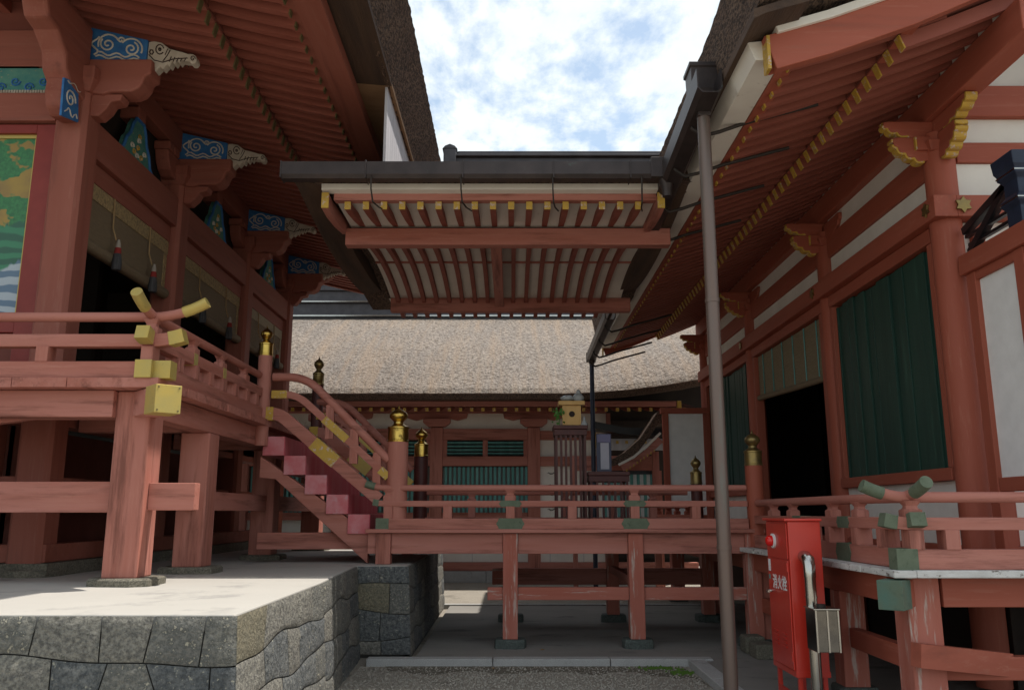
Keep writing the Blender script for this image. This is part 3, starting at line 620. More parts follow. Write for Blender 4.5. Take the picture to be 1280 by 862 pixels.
MB().prism([(-2.27, 6.50), (-2.12, 6.44), (-2.12, 6.58), (-2.27, 6.62)], 'xz', 5.7, 18.4).build('eave_batten', HALL['y'], lh)
MB().prism([(-2.118, 6.43), (-1.83, 6.40), (-1.83, 6.56), (-2.118, 6.60)], 'xz', 5.7, 18.42).build('eave_board', HALL['y'], lh, .006)
# end boards of the far gable
MB().prism([(-5.0, 6.86), (-3.1, 6.40), (-1.85, 6.28), (-1.85, 6.5), (-3.1, 6.64), (-5.0, 7.1)], 'xz', 18.42, 18.5).build('barge_board', HALL['x'], lh, .008)
MB().prism([(CX - .3, 6.32), (CX + .75, 6.36), (CX + .9, 6.45), (CX + .9, 6.62), (CX - .3, 6.62)], 'xz', 16.95, 17.15).build('tail_bracket', HALL['x'], lh, .02)
# thatch: underside of bark layers, thick cut edge, slope
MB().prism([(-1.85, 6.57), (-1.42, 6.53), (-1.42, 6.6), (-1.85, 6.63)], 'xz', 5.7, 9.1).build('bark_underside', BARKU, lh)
MB().prism([(-1.85, 6.57), (-1.42, 6.53), (-1.42, 6.6), (-1.85, 6.63)], 'xz', 9.1, 18.42).build('bark_underside', TAN, lh)
lift_l = lambda a, h: .05 * max(0, 8.4 - a) ** 1.6
thatch_volume('thatch_roof', [BARK], lh, [(-1.45, 6.53), (-1.13, 7.07), (-2.0, 7.6), (-3.4, 8.6), (-5.2, 10.2), (-7.4, 12.6), (-8.2, 12.6), (-8.2, 11.5), (-6, 8.6), (-4, 7.3), (-2.3, 6.72)], 'y', 5.55, 18.5, .07, .011, lift_l, .11)
# boards that close the gap above the corridor roof
gp = MB()
for i in range(14): gp.box(-1.50, -1.47, 9.12 + i * .17, 9.12 + i * .17 + .162, 5.5, 6.53)
gp.build('plank_infill', GREYP, lh)

# bamboo blinds hanging in the bays of the left hall
def blind(i, y0, y1, label, mid):
    t = thing('bamboo_blind', label, 'blind', (CX, (y0 + y1) / 2, 4.4), 'blinds hung in the bays of the left hall')
    X = CX + .03
    MB().box(X - .015, X + .01, y0, y1, 4.50, 5.155).build('blind_slats', BAMB, t)
    MB().box(X + .012, X + .022, y0, y1, 4.98, 5.155).build('brocade_band', mid, t)
    for yy in (y0 + .02, y1 - .10): MB().box(X + .0105, X + .02, yy, yy + .08, 4.50, 4.975).build('side_band', mid, t)
    MB().tube([(X + .02, y0 + .02, 4.44), (X + .02, y1 - .02, 4.44)], .07, 14).build('rolled_hem', BAMB, t, smooth=True)
    for q in (.28, .72):
        yy = y0 + (y1 - y0) * q
        MB().tube([(X + .04, yy, 5.15), (X + .05, yy, 4.8), (X + .09, yy + .02, 4.66)], .009, 6, up=(0, 1, 0)).build('cord', CORD, t)
        MB().lathe([(.012, 4.66), (.026, 4.61), (.03, 4.56)], (X + .13, yy), 10).build('tassel_knot', WTAS, t, smooth=True)
        MB().lathe([(.032, 4.561), (.04, 4.51), (.04, 4.49)], (X + .13, yy), 10).build('tassel_band', RTAS, t, smooth=True)
        MB().lathe([(.041, 4.489), (.055, 4.38), (.052, 4.30), (.02, 4.29)], (X + .13, yy), 10).build('tassel_fringe', KTAS, t, smooth=True)
for i, (a, b) in enumerate(zip(CY[:-1], CY[1:])):
    blind(i, a + .19, b - .19, ['bamboo blind with gold brocade band in the nearest bay of the left hall', 'rolled bamboo blind in the second bay from the front of the left hall',
                               'pale rolled bamboo blind in the farthest bay of the left hall, above the stair top'][i], [BROC, BROC, PALEB][i])

# ------------------------------------------------------------------ left veranda
ver = thing('veranda', 'high red timber veranda on stout posts round the left hall', 'veranda', (-3.27, 7.35, 1.0))
EX = -2.99; FY = 7.0; DZ = 2.72
bd = MB(); x = -9.0; rr = random.Random(3)
while x < -4.2:
    w = rr.uniform(.36, .5); bd.box(x, x + w - .006, FY, 8.5, 2.635 + rr.uniform(0, .004), DZ); x += w
bd.box(x, EX, FY + .0, 7.42, 2.636, DZ); bd.build('front_deck_board', RED['y'], ver, .004)
bd = MB(); y = 7.426
while y < 17.6:
    w = rr.uniform(.22, .3); bd.box(-4.45, EX + rr.uniform(-.006, .006), y, min(y + w - .006, 17.7), 2.637 + rr.uniform(0, .003), DZ); y += w
bd.build('side_deck_board', RED['x'], ver, .004)
box('front_beam', RED['x'], ver, -9, -3.42, FY + .14, FY + .38, 2.40, 2.632, .008)
ys = [7.35, 8.82, 11.3]
for i, y in enumerate(ys):
    MB().box(-3.42, -3.12, y - .15, y + .15, 1.06, 2.41 if i else 2.632).build('post', RED['z'], ver, .016)
    rough_foot(-3.27, y, .995, .56, .50, .07, FOOT, ver, seed=9 + i)
for x in (-5.1, -6.9): MB().box(x - .15, x + .15, 7.2, 7.5, 1.06, 2.4).build('post', RED['z'], ver, .012); rough_foot(x, 7.35, .995, .55, .5, .07, FOOT, ver)
for y in (14.0, 16.9): MB().box(-3.42, -3.12, y - .15, y + .15, 1.06, 2.41).build('post', RED['z'], ver, .012); rough_foot(-3.27, y, .995, .55, .5, .07, FOOT, ver)
for a, b in ((7.5, 10.0), (10.01, 12.6), (12.61, 17.5)): box('side_beam', RED['y'], ver, -3.35, -3.13, a, b, 2.412, 2.632)
# diagonal corner beam end with gilt cap
MB().bar((-3.5, 7.6, 2.52), (-2.88, 6.92, 2.52), .2, .22).build('corner_beam', RED['x'], ver, .008)
cc_ = MB().bar((-3.0, 7.052, 2.52), (-2.84, 6.876, 2.52), .215, .235).build('corner_beam_cap', GOLD, ver, .004)
d_ = Vector((.16, -.176, 0)).normalized(); s_ = Vector((d_.y, -d_.x, 0))
for a in (-1, 1):
    for b in (-1, 1):
        c = Vector((-2.84, 6.876, 2.52)) + s_ * a * .085 + Vector((0, 0, b * .095)); MB().bar(c, c + d_ * .006, .012, .012).build('nail_head', DGOLD, cc_)
# ties
box('front_tie', RED['x'], ver, -9, -3.422, 7.29, 7.41, 1.60, 1.86); box('tie_end', RED['x'], ver, -3.118, -2.72, 7.29, 7.41, 1.62, 1.85)
for a, b in ((7.502, 8.668), (8.972, 11.148), (11.452, 13.8)): box('side_tie', RED['y'], ver, -3.33, -3.21, a, b, 1.62, 1.82)
for y in (8.82, 11.3): box('cross_tie', RED['x'], ver, CX + .2, -3.422, y - .05, y + .05, 1.64, 1.84); box('cross_beam', RED['x'], ver, CX + .14, -3.36, y - .09, y + .09, 2.42, 2.63)
MB().bar((-5.3, 7.4, 2.3), (-3.43, 7.35, 2.56), .08, .09).build('brace', RED['x'], ver)
dims_l = (2.722, 2.865, 2.995, 3.105, 3.265, .042)
balustrade('balustrade', 'front red balustrade of the left veranda with gilt caps at its upturned corner', (-9, 7.10), (-3.12, 7.10), DZ, dims_l,
           [(.6, 1), (1.5, 0), (2.4, 1), (3.3, 0), (4.2, 1), (4.98, 0), (5.88, 1)], ext1=.46, mcap=GOLD, rise=.13)
balustrade('balustrade', 'side red balustrade of the left veranda running from the gilt corner to the stair top', (-3.12, 7.18), (-3.12, 10.22), DZ, dims_l,
           [(.45, 0), (.85, 1), (1.25, 0), (1.65, 1), (2.05, 0), (2.45, 1), (2.8, 0)], ext0=.44, mcap=GOLD, fit=GOLD, fits=(.82, 1.65), rise=.13)
balustrade('balustrade', 'short red balustrade of the left veranda beyond the stair head', (-3.12, 13.0), (-3.12, 17.5), DZ, dims_l,
           [(.5, 1), (1.3, 0), (2.1, 1), (2.9, 0), (3.7, 1)], mcap=None)

# ================================================================== STAIRS to the bridge
NY, FYR = 10.3, 12.7             # front and back line of bridge and stair
st = thing('staircase', 'steep red staircase with faded pink block treads between veranda and bridge', 'staircase', (-2.3, 11.4, 1.38))
n = 5
for i in range(n):
    x = -3.07 + i * .27; zt = 2.52 - i * .235
    b = MB().box(x, x + .262, NY + .062, FYR - .065, zt - .232, zt)
    o = b.build('tread', PINK, st, .006)
    MB().box(x + .263, x + .268, NY + .064, FYR - .067, zt - .231, zt - .002).build('riser_face', CRIM, o)
for y in (NY + .16, FYR - .2): MB().prism([(-3.1, 2.02), (-2.9, 2.0), (-1.74, 1.0), (-1.74, 1.36), (-3.1, 2.28)], 'xz', y - .07, y + .07).build('stringer', RED['x'], st, .006)
MB().box(-3.12, -1.74, NY + .2, NY + .34, 1.16, 1.36).build('ground_beam', RED['x'], st, .006)
def stair_rail(y, label, far):
    t = thing('stair_railing', label, 'railing', (-2.3, y, 1.5), 'stair railings with gilt fittings')
    def curve(x0, z0, x1, z1, xs, k=.22):
        """horizontal start, rounded bend, straight down"""
        pts = [(x0, y, z0)]
        dxx, dzz = x1 - xs, z1 - z0; L = math.hypot(dxx, dzz)
        for i in range(9):
            u = i / 8; a = (xs - k, z0); c = (xs + dxx / L * k, z0 + dzz / L * k); b = (xs, z0)
            pts.append(((1 - u) ** 2 * a[0] + 2 * u * (1 - u) * b[0] + u * u * c[0], y, (1 - u) ** 2 * a[1] + 2 * u * (1 - u) * b[1] + u * u * c[1]))
        pts.append((x1, y, z1)); return pts
    h = curve(-2.97, 3.25, -1.50, 2.22, -2.56); MB().tube(h, .052, 14).build('handrail', RED['x'], t, smooth=True)
    m1 = curve(-2.97, 3.03, -1.50, 2.02, -2.66, .16); MB().rect(m1, .075, .085).build('middle_rail', RED['x'], t, .005)
    lo = curve(-3.05, 2.79, -1.60, 1.75, -2.86, .1); MB().rect(lo, .11, .15).build('lower_rail', RED['x'], t, .006)
    def plate(path, u0, u1, w, h_):
        a, b = Vector(path[-2]), Vector(path[-1]); MB().bar(a + (b - a) * u0, a + (b - a) * u1, w, h_).build('gilt_fitting', YEL if not far else GOLD, t)
    plate(m1, .22, .5, .085, .095); plate(m1, .9, 1.0, .085, .095); plate(lo, .3, .54, .122, .162)
    MB().bar((-2.97, y, 3.03), (-2.78, y, 3.03), .086, .096).build('gilt_fitting', YEL, t); MB().bar((-3.06, y, 2.79), (-2.93, y, 2.79), .122, .162).build('gilt_fitting', YEL, t)
    for u in (.18, .52, .84):
        a, b = Vector(h[-2]), Vector(h[-1]); p = a + (b - a) * u
        MB().box(p.x - .05, p.x + .05, y - .035, y + .035, p.z - .46, p.z - .04).build('strut', RED['z'], t, .004)
    return t
stair_rail(NY, 'near stair railing, sloping down from the veranda corner post with yellow fittings', False)
stair_rail(FYR, 'far stair railing, partly hidden behind the near one', True)
giboshi('newel_post', 'red newel post with brass onion cap at the head of the near stair railing', -3.08, NY, 2.4, 3.52, .085, BRASS, h=.36)
giboshi('newel_post', 'dark red newel post with thin onion cap at the head of the far stair railing', -2.98, FYR + .05, 2.4, 3.52, .085, DBRASS, h=.42, mred=DARKRED)
giboshi('newel_post', 'stout newel post with large brass onion cap at the foot of the near stair railing', -1.40, NY + .03, 1.41, 2.45, .128, BRASS, h=.42)
giboshi('newel_post', 'dark newel post with brass onion cap at the foot of the far stair railing', -1.37, FYR + .02, 1.41, 2.43, .105, BRASS, h=.42, mred=DARKRED)

# ================================================================== BRIDGE CORRIDOR
br = thing('bridge_corridor', 'low red timber bridge joining the stair foot and the right hall', 'bridge', (.7, 11.5, .05))
bd = MB(); x = -1.66
while x < 2.9: bd.box(x, x + .193, NY - .02, FYR + .05, 1.352, 1.392); x += .199
bd.build('deck_board', RED['y'], br)
box('front_edge_board', RED['x'], br, -1.74, 3.0, NY - .14, NY - .022, 1.362, 1.408)
box('rear_edge_board', RED['x'], br, -1.60, 2.8, FYR + .052, FYR + .16, 1.362, 1.408)
for y, nm in ((NY, 'front'), (FYR, 'rear')):
    xs = [-1.53, -.02, 1.47, 2.86]
    for a, b in zip([-1.72, -1.44, .07, 1.56], [-1.62, -.11, 1.38, 2.77]): box(nm + '_beam', WORN['x'] if nm == 'rear' else RED['x'], br, a, b, y - .05, y + .09, 1.12, 1.359)
    for i, x in enumerate(xs):
        z0 = 1.0 if i == 0 else .155
        MB().box(x - .088, x + .088, y - .088, y + .088, z0, 1.358).build(nm + '_post', WORN['z'] if i else RED['z'], br, .008)
        if i: rough_foot(x, y, .05, .36, .30, .105, FOOTG, br, seed=i)
    z0, z1 = (.59, .735) if nm == 'front' else (.57, .80)
    box(nm + '_tie_end', WORN['x'], br, -.29, -.11, y - .045, y + .045, z0, z1); 
    for a, b in ((.07, 1.38), (1.56, 2.77)): box(nm + '_tie', WORN['x'] if nm == 'front' else RED['x'], br, a, b, y - .045, y + .045, z0, z1)
for x in (-.02, 1.47): box('cross_tie', RED['y'], br, x - .04, x + .04, NY + .09, FYR - .09, .74, .84); box('joist', RED['y'], br, x - .05, x + .05, NY + .092, FYR - .092, 1.2, 1.35)
dims_b = (1.41, 1.53, 1.67, 1.738, 1.89, .038)
STR = [(.75 - .02, 0), (1.38 + .10, 1), (2.22, 0), (2.97, 1), (3.7, 0)]
balustrade('balustrade', 'near red balustrade of the low bridge with green copper fittings', (-1.50, NY - .05), (2.82, NY - .05), 1.41, dims_b, STR + [(.02, 1)],
           ext0=.26, mcap=PATINA, fit=PATINA, fits=(1.48, 2.97), rise=.05)
balustrade('balustrade', 'far red balustrade of the low bridge seen through the near one', (-1.30, FYR + .02), (2.62, FYR + .02), 1.41, dims_b, [(.7, 1), (1.4, 0), (2.1, 1), (2.8, 0), (3.4, 1)], fit=PATINA, fits=(2.1,))
giboshi('newel_post', 'red newel post with tarnished cap where the bridge meets the right veranda', 2.93, NY - .05, 1.2, 2.16, .105, DBRASS, h=.40, mred=VERM['z'])
giboshi('newel_post', 'small dark newel post with onion cap at the far right end of the bridge', 2.76, FYR, 1.4, 2.02, .085, DBRASS, h=.40, mred=DARKRED)

# ================================================================== CORRIDOR ROOF
cr_ = thing('corridor_roof', 'small thatched roof with white boards and yellow tipped rafters over the bridge', 'roof', (-.2, 11.4, 4.8))
box('front_purlin', RED['x'], cr_, -2.05, 1.95, 9.84, 10.0, 4.82, 5.035, .008)
box('rear_purlin', RED['x'], cr_, -1.95, 1.9, 13.05, 13.2, 4.76, 4.98, .008)
MB().box(-.27, -.13, 10.002, 13.048, 4.83, 4.93).build('tie_beam', RED['y'], cr_, .006)
# front rafters with yellow ends (along y)
r0 = MB().rect([(-1.85, 9.9, 5.115), (-1.85, 9.5, 5.045), (-1.85, 9.15, 5.0), (-1.85, 8.95, 4.985)], .065, .085).build('rafter', RAFT, cr_)
MB().box(-1.885, -1.815, 8.935, 8.951, 4.94, 5.03).build('rafter_end', YEL, r0)
for i in range(1, 17): dup(r0, (i * .2045, 0, 0))
box('white_soffit', CREAM, cr_, -2.0, 1.62, 9.02, 9.95, 5.075, 5.085, 0)
MB().prism([(8.9, 5.035), (9.02, 5.04), (9.02, 5.145), (8.9, 5.13)], 'yz', -2.0, 1.62).build('eave_batten', RED['x'], cr_)
MB().prism([(8.80, 5.12), (8.898, 5.11), (8.96, 5.20), (8.80, 5.19)], 'yz', -2.12, 1.66).build('white_eave_board', CREAM, cr_)
# barge at the left end
for xx in (-2.08, 1.66): 
    b = MB().rect([(xx, 9.98, 5.09), (xx, 9.5, 5.02), (xx, 9.1, 4.99), (xx, 8.84, 5.0)], .075, .17).build('barge_board', RED['y'], cr_)
    MB().box(xx - .04, xx + .04, 8.822, 8.841, 4.915, 5.095).build('barge_end', YEL, b)
# vaulted ceiling: arched ribs with white boards above
def vz(y): return 4.93 + .14 * (1 - ((y - 11.52) / 1.55) ** 2)
yy = [10.0 + i * (13.05 - 10.0) / 14 for i in range(15)]
rib = MB().rect([(-1.82, y, vz(y)) for y in yy], .06, .08).build('ceiling_rib', RAFT, cr_)
for i in range(1, 17): dup(rib, (i * .2045, 0, 0))
MB().grid([[(x, y, vz(y) + .045) for y in yy] for x in (-1.95, 1.75)]).build('ceiling_board', CREAM, cr_)
box('ceiling_seam', RED['x'], cr_, -1.95, 1.75, 11.5, 11.512, 5.085, 5.12, 0)
# rear rafters
r1 = MB().rect([(-1.85, 13.1, 5.02), (-1.85, 13.5, 4.95), (-1.85, 13.95, 4.90)], .065, .085).build('rear_rafter', RAFT, cr_)
for i in range(1, 17): dup(r1, (i * .2045, 0, 0))
box('rear_soffit', CREAM, cr_, -2.0, 1.62, 13.2, 13.9, 5.0, 5.01, 0)
thatch_volume('thatch_roof', [BARK], cr_, [(8.76, 5.20), (8.70, 5.35), (9.6, 5.70), (11.4, 6.40), (13.2, 5.70), (14.25, 5.36), (14.2, 5.06), (13.4, 5.08), (12.2, 5.22), (10.6, 5.22), (9.4, 5.2)], 'x', -2.42, 2.0, .1, .008,
              lambda a, h: 0, .15)
rg = MB().box(-.82, 2.2, 11.28, 11.52, 6.40, 6.60).box(-.90, 2.2, 11.22, 11.58, 6.601, 6.635); rg.build('ridge_cap', TILE, cr_, .01)
MB().box(-.78, 2.2, 11.25, 11.55, 6.638, 6.69).build('ridge_tile', TILE, cr_, .015)
MB().box(-.98, -.80, 11.2, 11.6, 6.46, 6.70).prism([(-1.0, 6.702), (-.78, 6.702), (-.82, 6.75), (-.89, 6.78), (-.96, 6.75)], 'xz', 11.2, 11.6).build('ridge_end', TILE, cr_, .01)
# verge: thick dark layered edge seen from below at both ends
for x0, x1 in ((-2.40, -2.11), (1.70, 1.98)):
    ys_ = [8.74 + i * (14.0 - 8.74) / 16 for i in range(17)]
    dp = lambda y: 5.19 - .42 * math.sin(math.pi * min(1, max(0, (y - 8.8) / 5.1))) ** .8 * (.55)
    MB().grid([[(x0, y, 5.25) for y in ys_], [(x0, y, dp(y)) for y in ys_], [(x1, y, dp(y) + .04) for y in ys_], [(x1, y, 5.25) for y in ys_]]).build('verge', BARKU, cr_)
# gutter
def halfpipe(p0, p1, w, h, m, parent, name):
    sec = [(-w / 2, h / 2), (-w / 2, -h * .3), (-w * .32, -h / 2), (w * .32, -h / 2), (w / 2, -h * .3), (w / 2, h / 2), (w / 2 + .012, h / 2), (w / 2 + .012, -h * .34), (w * .36, -h / 2 - .012), (-w * .36, -h / 2 - .012), (-w / 2 - .012, -h * .34), (-w / 2 - .012, h / 2)]
    return MB().sweep([p0, p1], sec).build(name, m, parent)
gt = thing('roof_gutter', 'long dark copper gutter across the front of the corridor roof', 'gutter', (-.4, 8.58, 5.15), 'copper gutters')
halfpipe((-2.49, 8.58, 5.235), (1.60, 8.58, 5.235), .15, .17, COPPER, gt, 'trough')
MB().box(-2.505, -2.491, 8.49, 8.67, 5.14, 5.33).build('end_plate', COPPER, gt)
MB().box(1.50, 1.74, 8.48, 8.68, 5.14, 5.37).build('outlet_box', COPPER, gt, .008)
MB().lathe([(.05, 4.95), (.06, 5.04), (.095, 5.14)], (1.68, 8.58), 12).build('outlet_spout', COPPER, gt, smooth=True)
for x in (-1.58, -.53, .45, 1.28): MB().box(x - .005, x + .005, 8.478, 8.69, 5.13, 5.335).build('joint_band', COPPER, gt)
for x in (-1.52, -.55, .44, 1.40):
    MB().tube([(x, 8.5, 5.15), (x, 8.52, 5.02), (x + .01, 8.6, 4.9), (x + .04, 8.85, 4.93), (x + .09, 9.1, 4.98)], .009, 6, up=(1, 0, 0)).build('hook', ROD, gt)

# ================================================================== RIGHT HALL
RX = 4.24; RY = [7.8, 10.8, 14.4, 18.0]
rh = thing('shrine_hall', 'red hall on the right with white plaster, green boards and yellow tipped rafters', 'hall', (6, 12.5, 0))
for i, y in enumerate(RY):
    MB().cyl((RX, y), .145, .1, 5.28, 28).build('column', VERM['z'], rh, smooth=True)
    # bracket: capital, nosed boat arm along the wall and across it, with yellow edges
    MB().cyl((RX, y), .13, 5.08, 5.18, 4, .17).build('capital', VERM['z'], rh, .01)
    def nose(L, z0, h):
        P_ = [(L * .35, z0), (L * .56, z0 + h * .14), (L * .75, z0 + h * .34), (L * .92, z0 + h * .58), (L, z0 + h * .95)]; q_ = [(-.1, z0)]
        for (a0_, b0_), (a1_, b1_) in zip(P_[:-1], P_[1:]):
            for j in range(5):
                u = j / 5; bl_ = math.sin(math.pi * u) * .022
                q_.append((a0_ + (a1_ - a0_) * u + bl_ * .8, b0_ + (b1_ - b0_) * u - bl_))
        return q_ + [P_[-1], (L * .93, z0 + h), (-.1, z0 + h)]
    def edge(L, z0, h, w):
        return nose(L, z0, h)[1:-2]
    # arm outwards over the veranda (towards -x)
    p = nose(.46, 5.0, .25); pb_ = MB().prism([(RX - a, b) for a, b in p], 'xz', y - .055, y + .055).build('nose_bracket', VERM['x'], rh, .015)
    MB().rect([(RX - a - .006, y, b - .008) for a, b in edge(.46, 5.0, .25, 0)], .095, .02, up=(0, 0, 1)).build('yellow_edge', YEL, pb_)
    p = nose(.54, 5.25, .17); pb_ = MB().prism([(RX - a, b) for a, b in p], 'xz', y - .05, y + .05).build('upper_bracket', VERM['x'], rh, .012)
    MB().rect([(RX - a - .004, y, b - .008) for a, b in edge(.54, 5.25, .17, 0)], .085, .018).build('yellow_edge', YEL, pb_)
    # arms along the wall, towards and away from the viewer
    for sg in (-1, 1):
        if i == 3 and sg > 0: continue
        L = .62 if not (i == 0 and sg < 0) else .45
        p = nose(L, 4.99 if sg < 0 and i == 0 else 5.12, .26); pb_ = MB().prism([(y + sg * a, b) for a, b in p], 'yz', RX - .062, RX + .062).build('wall_bracket', VERM['y'], rh, .012)
        if i == 0 and sg < 0:
            MB().rect([(RX, y + sg * a - .006, b - .008) for a, b in edge(L, 4.99, .26, 0)], .12, .022, up=(0, 0, 1)).build('yellow_edge', YEL, pb_)
            p = nose(.66, 5.26, .16); q2 = MB().prism([(y + sg * a, b) for a, b in p], 'yz', RX - .056, RX + .056).build('wall_bracket', VERM['y'], rh, .012)
            MB().rect([(RX, y + sg * a - .006, b - .006) for a, b in edge(.66, 5.26, .16, 0)], .11, .022).build('yellow_edge', YEL, q2)
    MB().box(RX - .26, RX - .245, y - .088, y + .088, 5.104, 5.236).build('yellow_block_face', YEL, rh)
    MB().box(RX - .244, RX + .1, y - .092, y + .092, 5.10, 5.24).build('bearing_block', VERM['x'], rh, .006)
# side wall bays
for k, (a, b) in enumerate(zip(RY[:-1], RY[1:])):
    a2, b2 = a + .15, b - .15
    box('wall_tie', VERM['y'], rh, RX - .06, RX + .06, a2, b2, 4.90, 5.18, .008)
    box('plaster_strip', PLASTER, rh, RX - .02, RX + .02, a2, b2, 4.59, 4.897, 0)
    box('plaster_strip', PLASTER, rh, RX - .02, RX + .02, a2, b2, 5.183, 5.42, 0)
    box('nageshi_beam', VERM['y'], rh, RX - .20, RX + .02, a - .205 if k == 0 else a + .0, b - .003, 4.37, 4.588, .008)
    box('lintel', VERM['y'], rh, RX - .10, RX + .06, a2, b2, 4.22, 4.367)
    box('floor_tie', VERM['y'], rh, RX - .08, RX + .08, a2, b2, 1.16, 1.30)
    if k in (0, 2):
        z1 = 4.217
        for y0, y1 in ((a2, a2 + .09), (b2 - .09, b2)): box('jamb', VERM['z'], rh, RX - .09, RX + .05, y0, y1, 2.02, z1)
        box('window_sill', VERM['y'], rh, RX - .11, RX + .06, a2, b2, 1.90, 2.018)
        box('plaster_panel', PLASTER, rh, RX - .02, RX + .02, a2, b2, 1.303, 1.897, 0)
        m = MB(); y = a2 + .092; rr = random.Random(k)
        while y < b2 - .10:
            w = min(.165, b2 - .092 - y); dx_ = rr.uniform(-.02, .02)
            m.box(RX - .04 + dx_, RX + .0 + dx_, y, y + w - .006, 2.02, z1 - rr.uniform(.002, .03)); y += w
        m.build('green_board_panel', GREEN, rh, .004)
    else:
        for y0, y1 in ((a2, a2 + .1), (b2 - .1, b2)): box('jamb', VERM['z'], rh, RX - .09, RX + .05, y0, y1, 1.303, 4.217)
for y in RY[:3]:
    # pierced metal nail covers on the beam
    m = MB()
    for q in range(6): m.cyl((0, 0), .001, 0, .001, 3)
    f = [(y + (.1 if y > 8 else -.05) + .075 * math.cos(R(30 * j)) * (1 if j % 2 else .6), 4.48 + .075 * math.sin(R(30 * j)) * (1 if j % 2 else .6)) for j in range(12)]
    MB().prism(f, 'yz', RX - .222, RX - .202).build('nail_cover', DBRASS, rh, .003)
f = [(RX + .07 + .085 * math.cos(R(30 * j)) * (1 if j % 2 else .62), 4.48 + .085 * math.sin(R(30 * j)) * (1 if j % 2 else .62)) for j in range(12)]
MB().prism(f, 'xz', RY[0] - .232, RY[0] - .212).build('nail_cover', DBRASS, rh, .003)
# front wall (faces the camera), right of the corner column
fy = RY[0]
box('nageshi_beam', VERM['x'], rh, RX + .022, 7.5, fy - .203, fy - .0, 4.372, 4.586, .008)
box('wall_tie', VERM['x'], rh, RX + .15, 7.5, fy - .06, fy + .06, 4.98, 5.19, .008)
box('plaster_strip', PLASTER, rh, RX + .15, 7.5, fy - .02, fy + .02, 4.59, 4.977, 0)
box('plaster_strip', PLASTER, rh, RX + .15, 7.5, fy - .02, fy + .02, 5.193, 5.5, 0)
box('front_purlin', VERM['x'], rh, RX + .0, 7.5, fy - .10, fy + .10, 5.45, 5.78, .01)
MB().grid([[(RX, fy, 5.78), (7.5, fy, 5.78)], [(RX, fy, 5.8), (7.5, fy, 8.0)]]).build('gable_plaster', PLASTER, rh)
MB().bar((5.4, fy - .12, 5.7), (6.6, fy - .12, 6.9), .14, .26).build('gable_strut', VERM['x'], rh, .01)
box('front_floor_tie', VERM['x'], rh, RX + .15, 7.5, fy - .08, fy + .08, 1.16, 1.30)
box('plaster_panel', PLASTER, rh, RX + .15, 7.5, fy - .02, fy + .02, 1.303, 4.367, 0)
box('front_jamb', VERM['z'], rh, RX + .2, RX + .32, fy - .09, fy - .021, 1.303, 4.37)
box('front_rail', VERM['x'], rh, RX + .322, 7.5, fy - .09, fy - .021, 1.92, 2.05)
for xx in (5.6, 7.4): MB().cyl((xx, fy), .165, .1, 5.28, 24).build('column', VERM['z'], rh, smooth=True)
# purlin reaching forward past the gable, with the rafters on it
box('eave_purlin', VERM['y'], rh, RX - .12, RX + .12, 6.12, 18.38, 5.42, 5.72, .01)
# interior
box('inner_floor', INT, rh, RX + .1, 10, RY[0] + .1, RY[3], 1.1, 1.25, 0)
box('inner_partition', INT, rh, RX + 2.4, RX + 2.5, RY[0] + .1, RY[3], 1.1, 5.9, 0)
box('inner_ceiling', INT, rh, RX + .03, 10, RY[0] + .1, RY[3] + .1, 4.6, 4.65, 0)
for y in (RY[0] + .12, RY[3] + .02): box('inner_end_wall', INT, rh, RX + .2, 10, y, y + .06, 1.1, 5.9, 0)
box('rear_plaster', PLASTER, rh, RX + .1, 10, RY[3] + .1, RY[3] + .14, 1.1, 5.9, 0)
# rafters
up = lambda y: .030 * max(0, 8.0 - y) ** 1.6 + .012 * max(0, y - 16.5) ** 1.5
rafter_set(rh, 'rafter', (4.55, 5.97), (3.24, 5.43), .075, .12, 6.36, 18.3, .225, RAFT, YEL, 'rafter_end')
rafter_set(rh, 'flying_rafter', (3.62, 5.70), (2.28, 5.24), .07, .105, 6.36, 18.3, .225, RAFT, YEL, 'flying_rafter_end')
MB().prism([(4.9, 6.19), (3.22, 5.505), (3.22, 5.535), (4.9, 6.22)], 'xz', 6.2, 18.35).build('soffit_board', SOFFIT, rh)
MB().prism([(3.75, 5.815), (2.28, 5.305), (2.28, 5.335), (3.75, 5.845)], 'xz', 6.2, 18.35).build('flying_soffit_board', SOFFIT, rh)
box('rafter_batten', VERM['y'], rh, 3.23, 3.33, 6.2, 18.35, 5.49, 5.63)
MB().prism([(2.36, 5.25), (2.20, 5.19), (2.18, 5.36), (2.33, 5.38)], 'xz', 6.2, 18.38).build('eave_batten', VERM['y'], rh, .004)
MB().prism([(2.195, 5.20), (1.98, 5.20), (1.92, 5.36), (2.175, 5.38)], 'xz', 6.22, 18.38).build('white_eave_board', CREAM, rh, .004)
# wall strip above purlin between rafters
m = MB(); n_ = int((18.7 - 6.36) / .225)
m.box(RX - .09, RX - .07, 6.36, 18.3, 5.722, 5.80)
m.build('rafter_infill', PLASTER, rh)
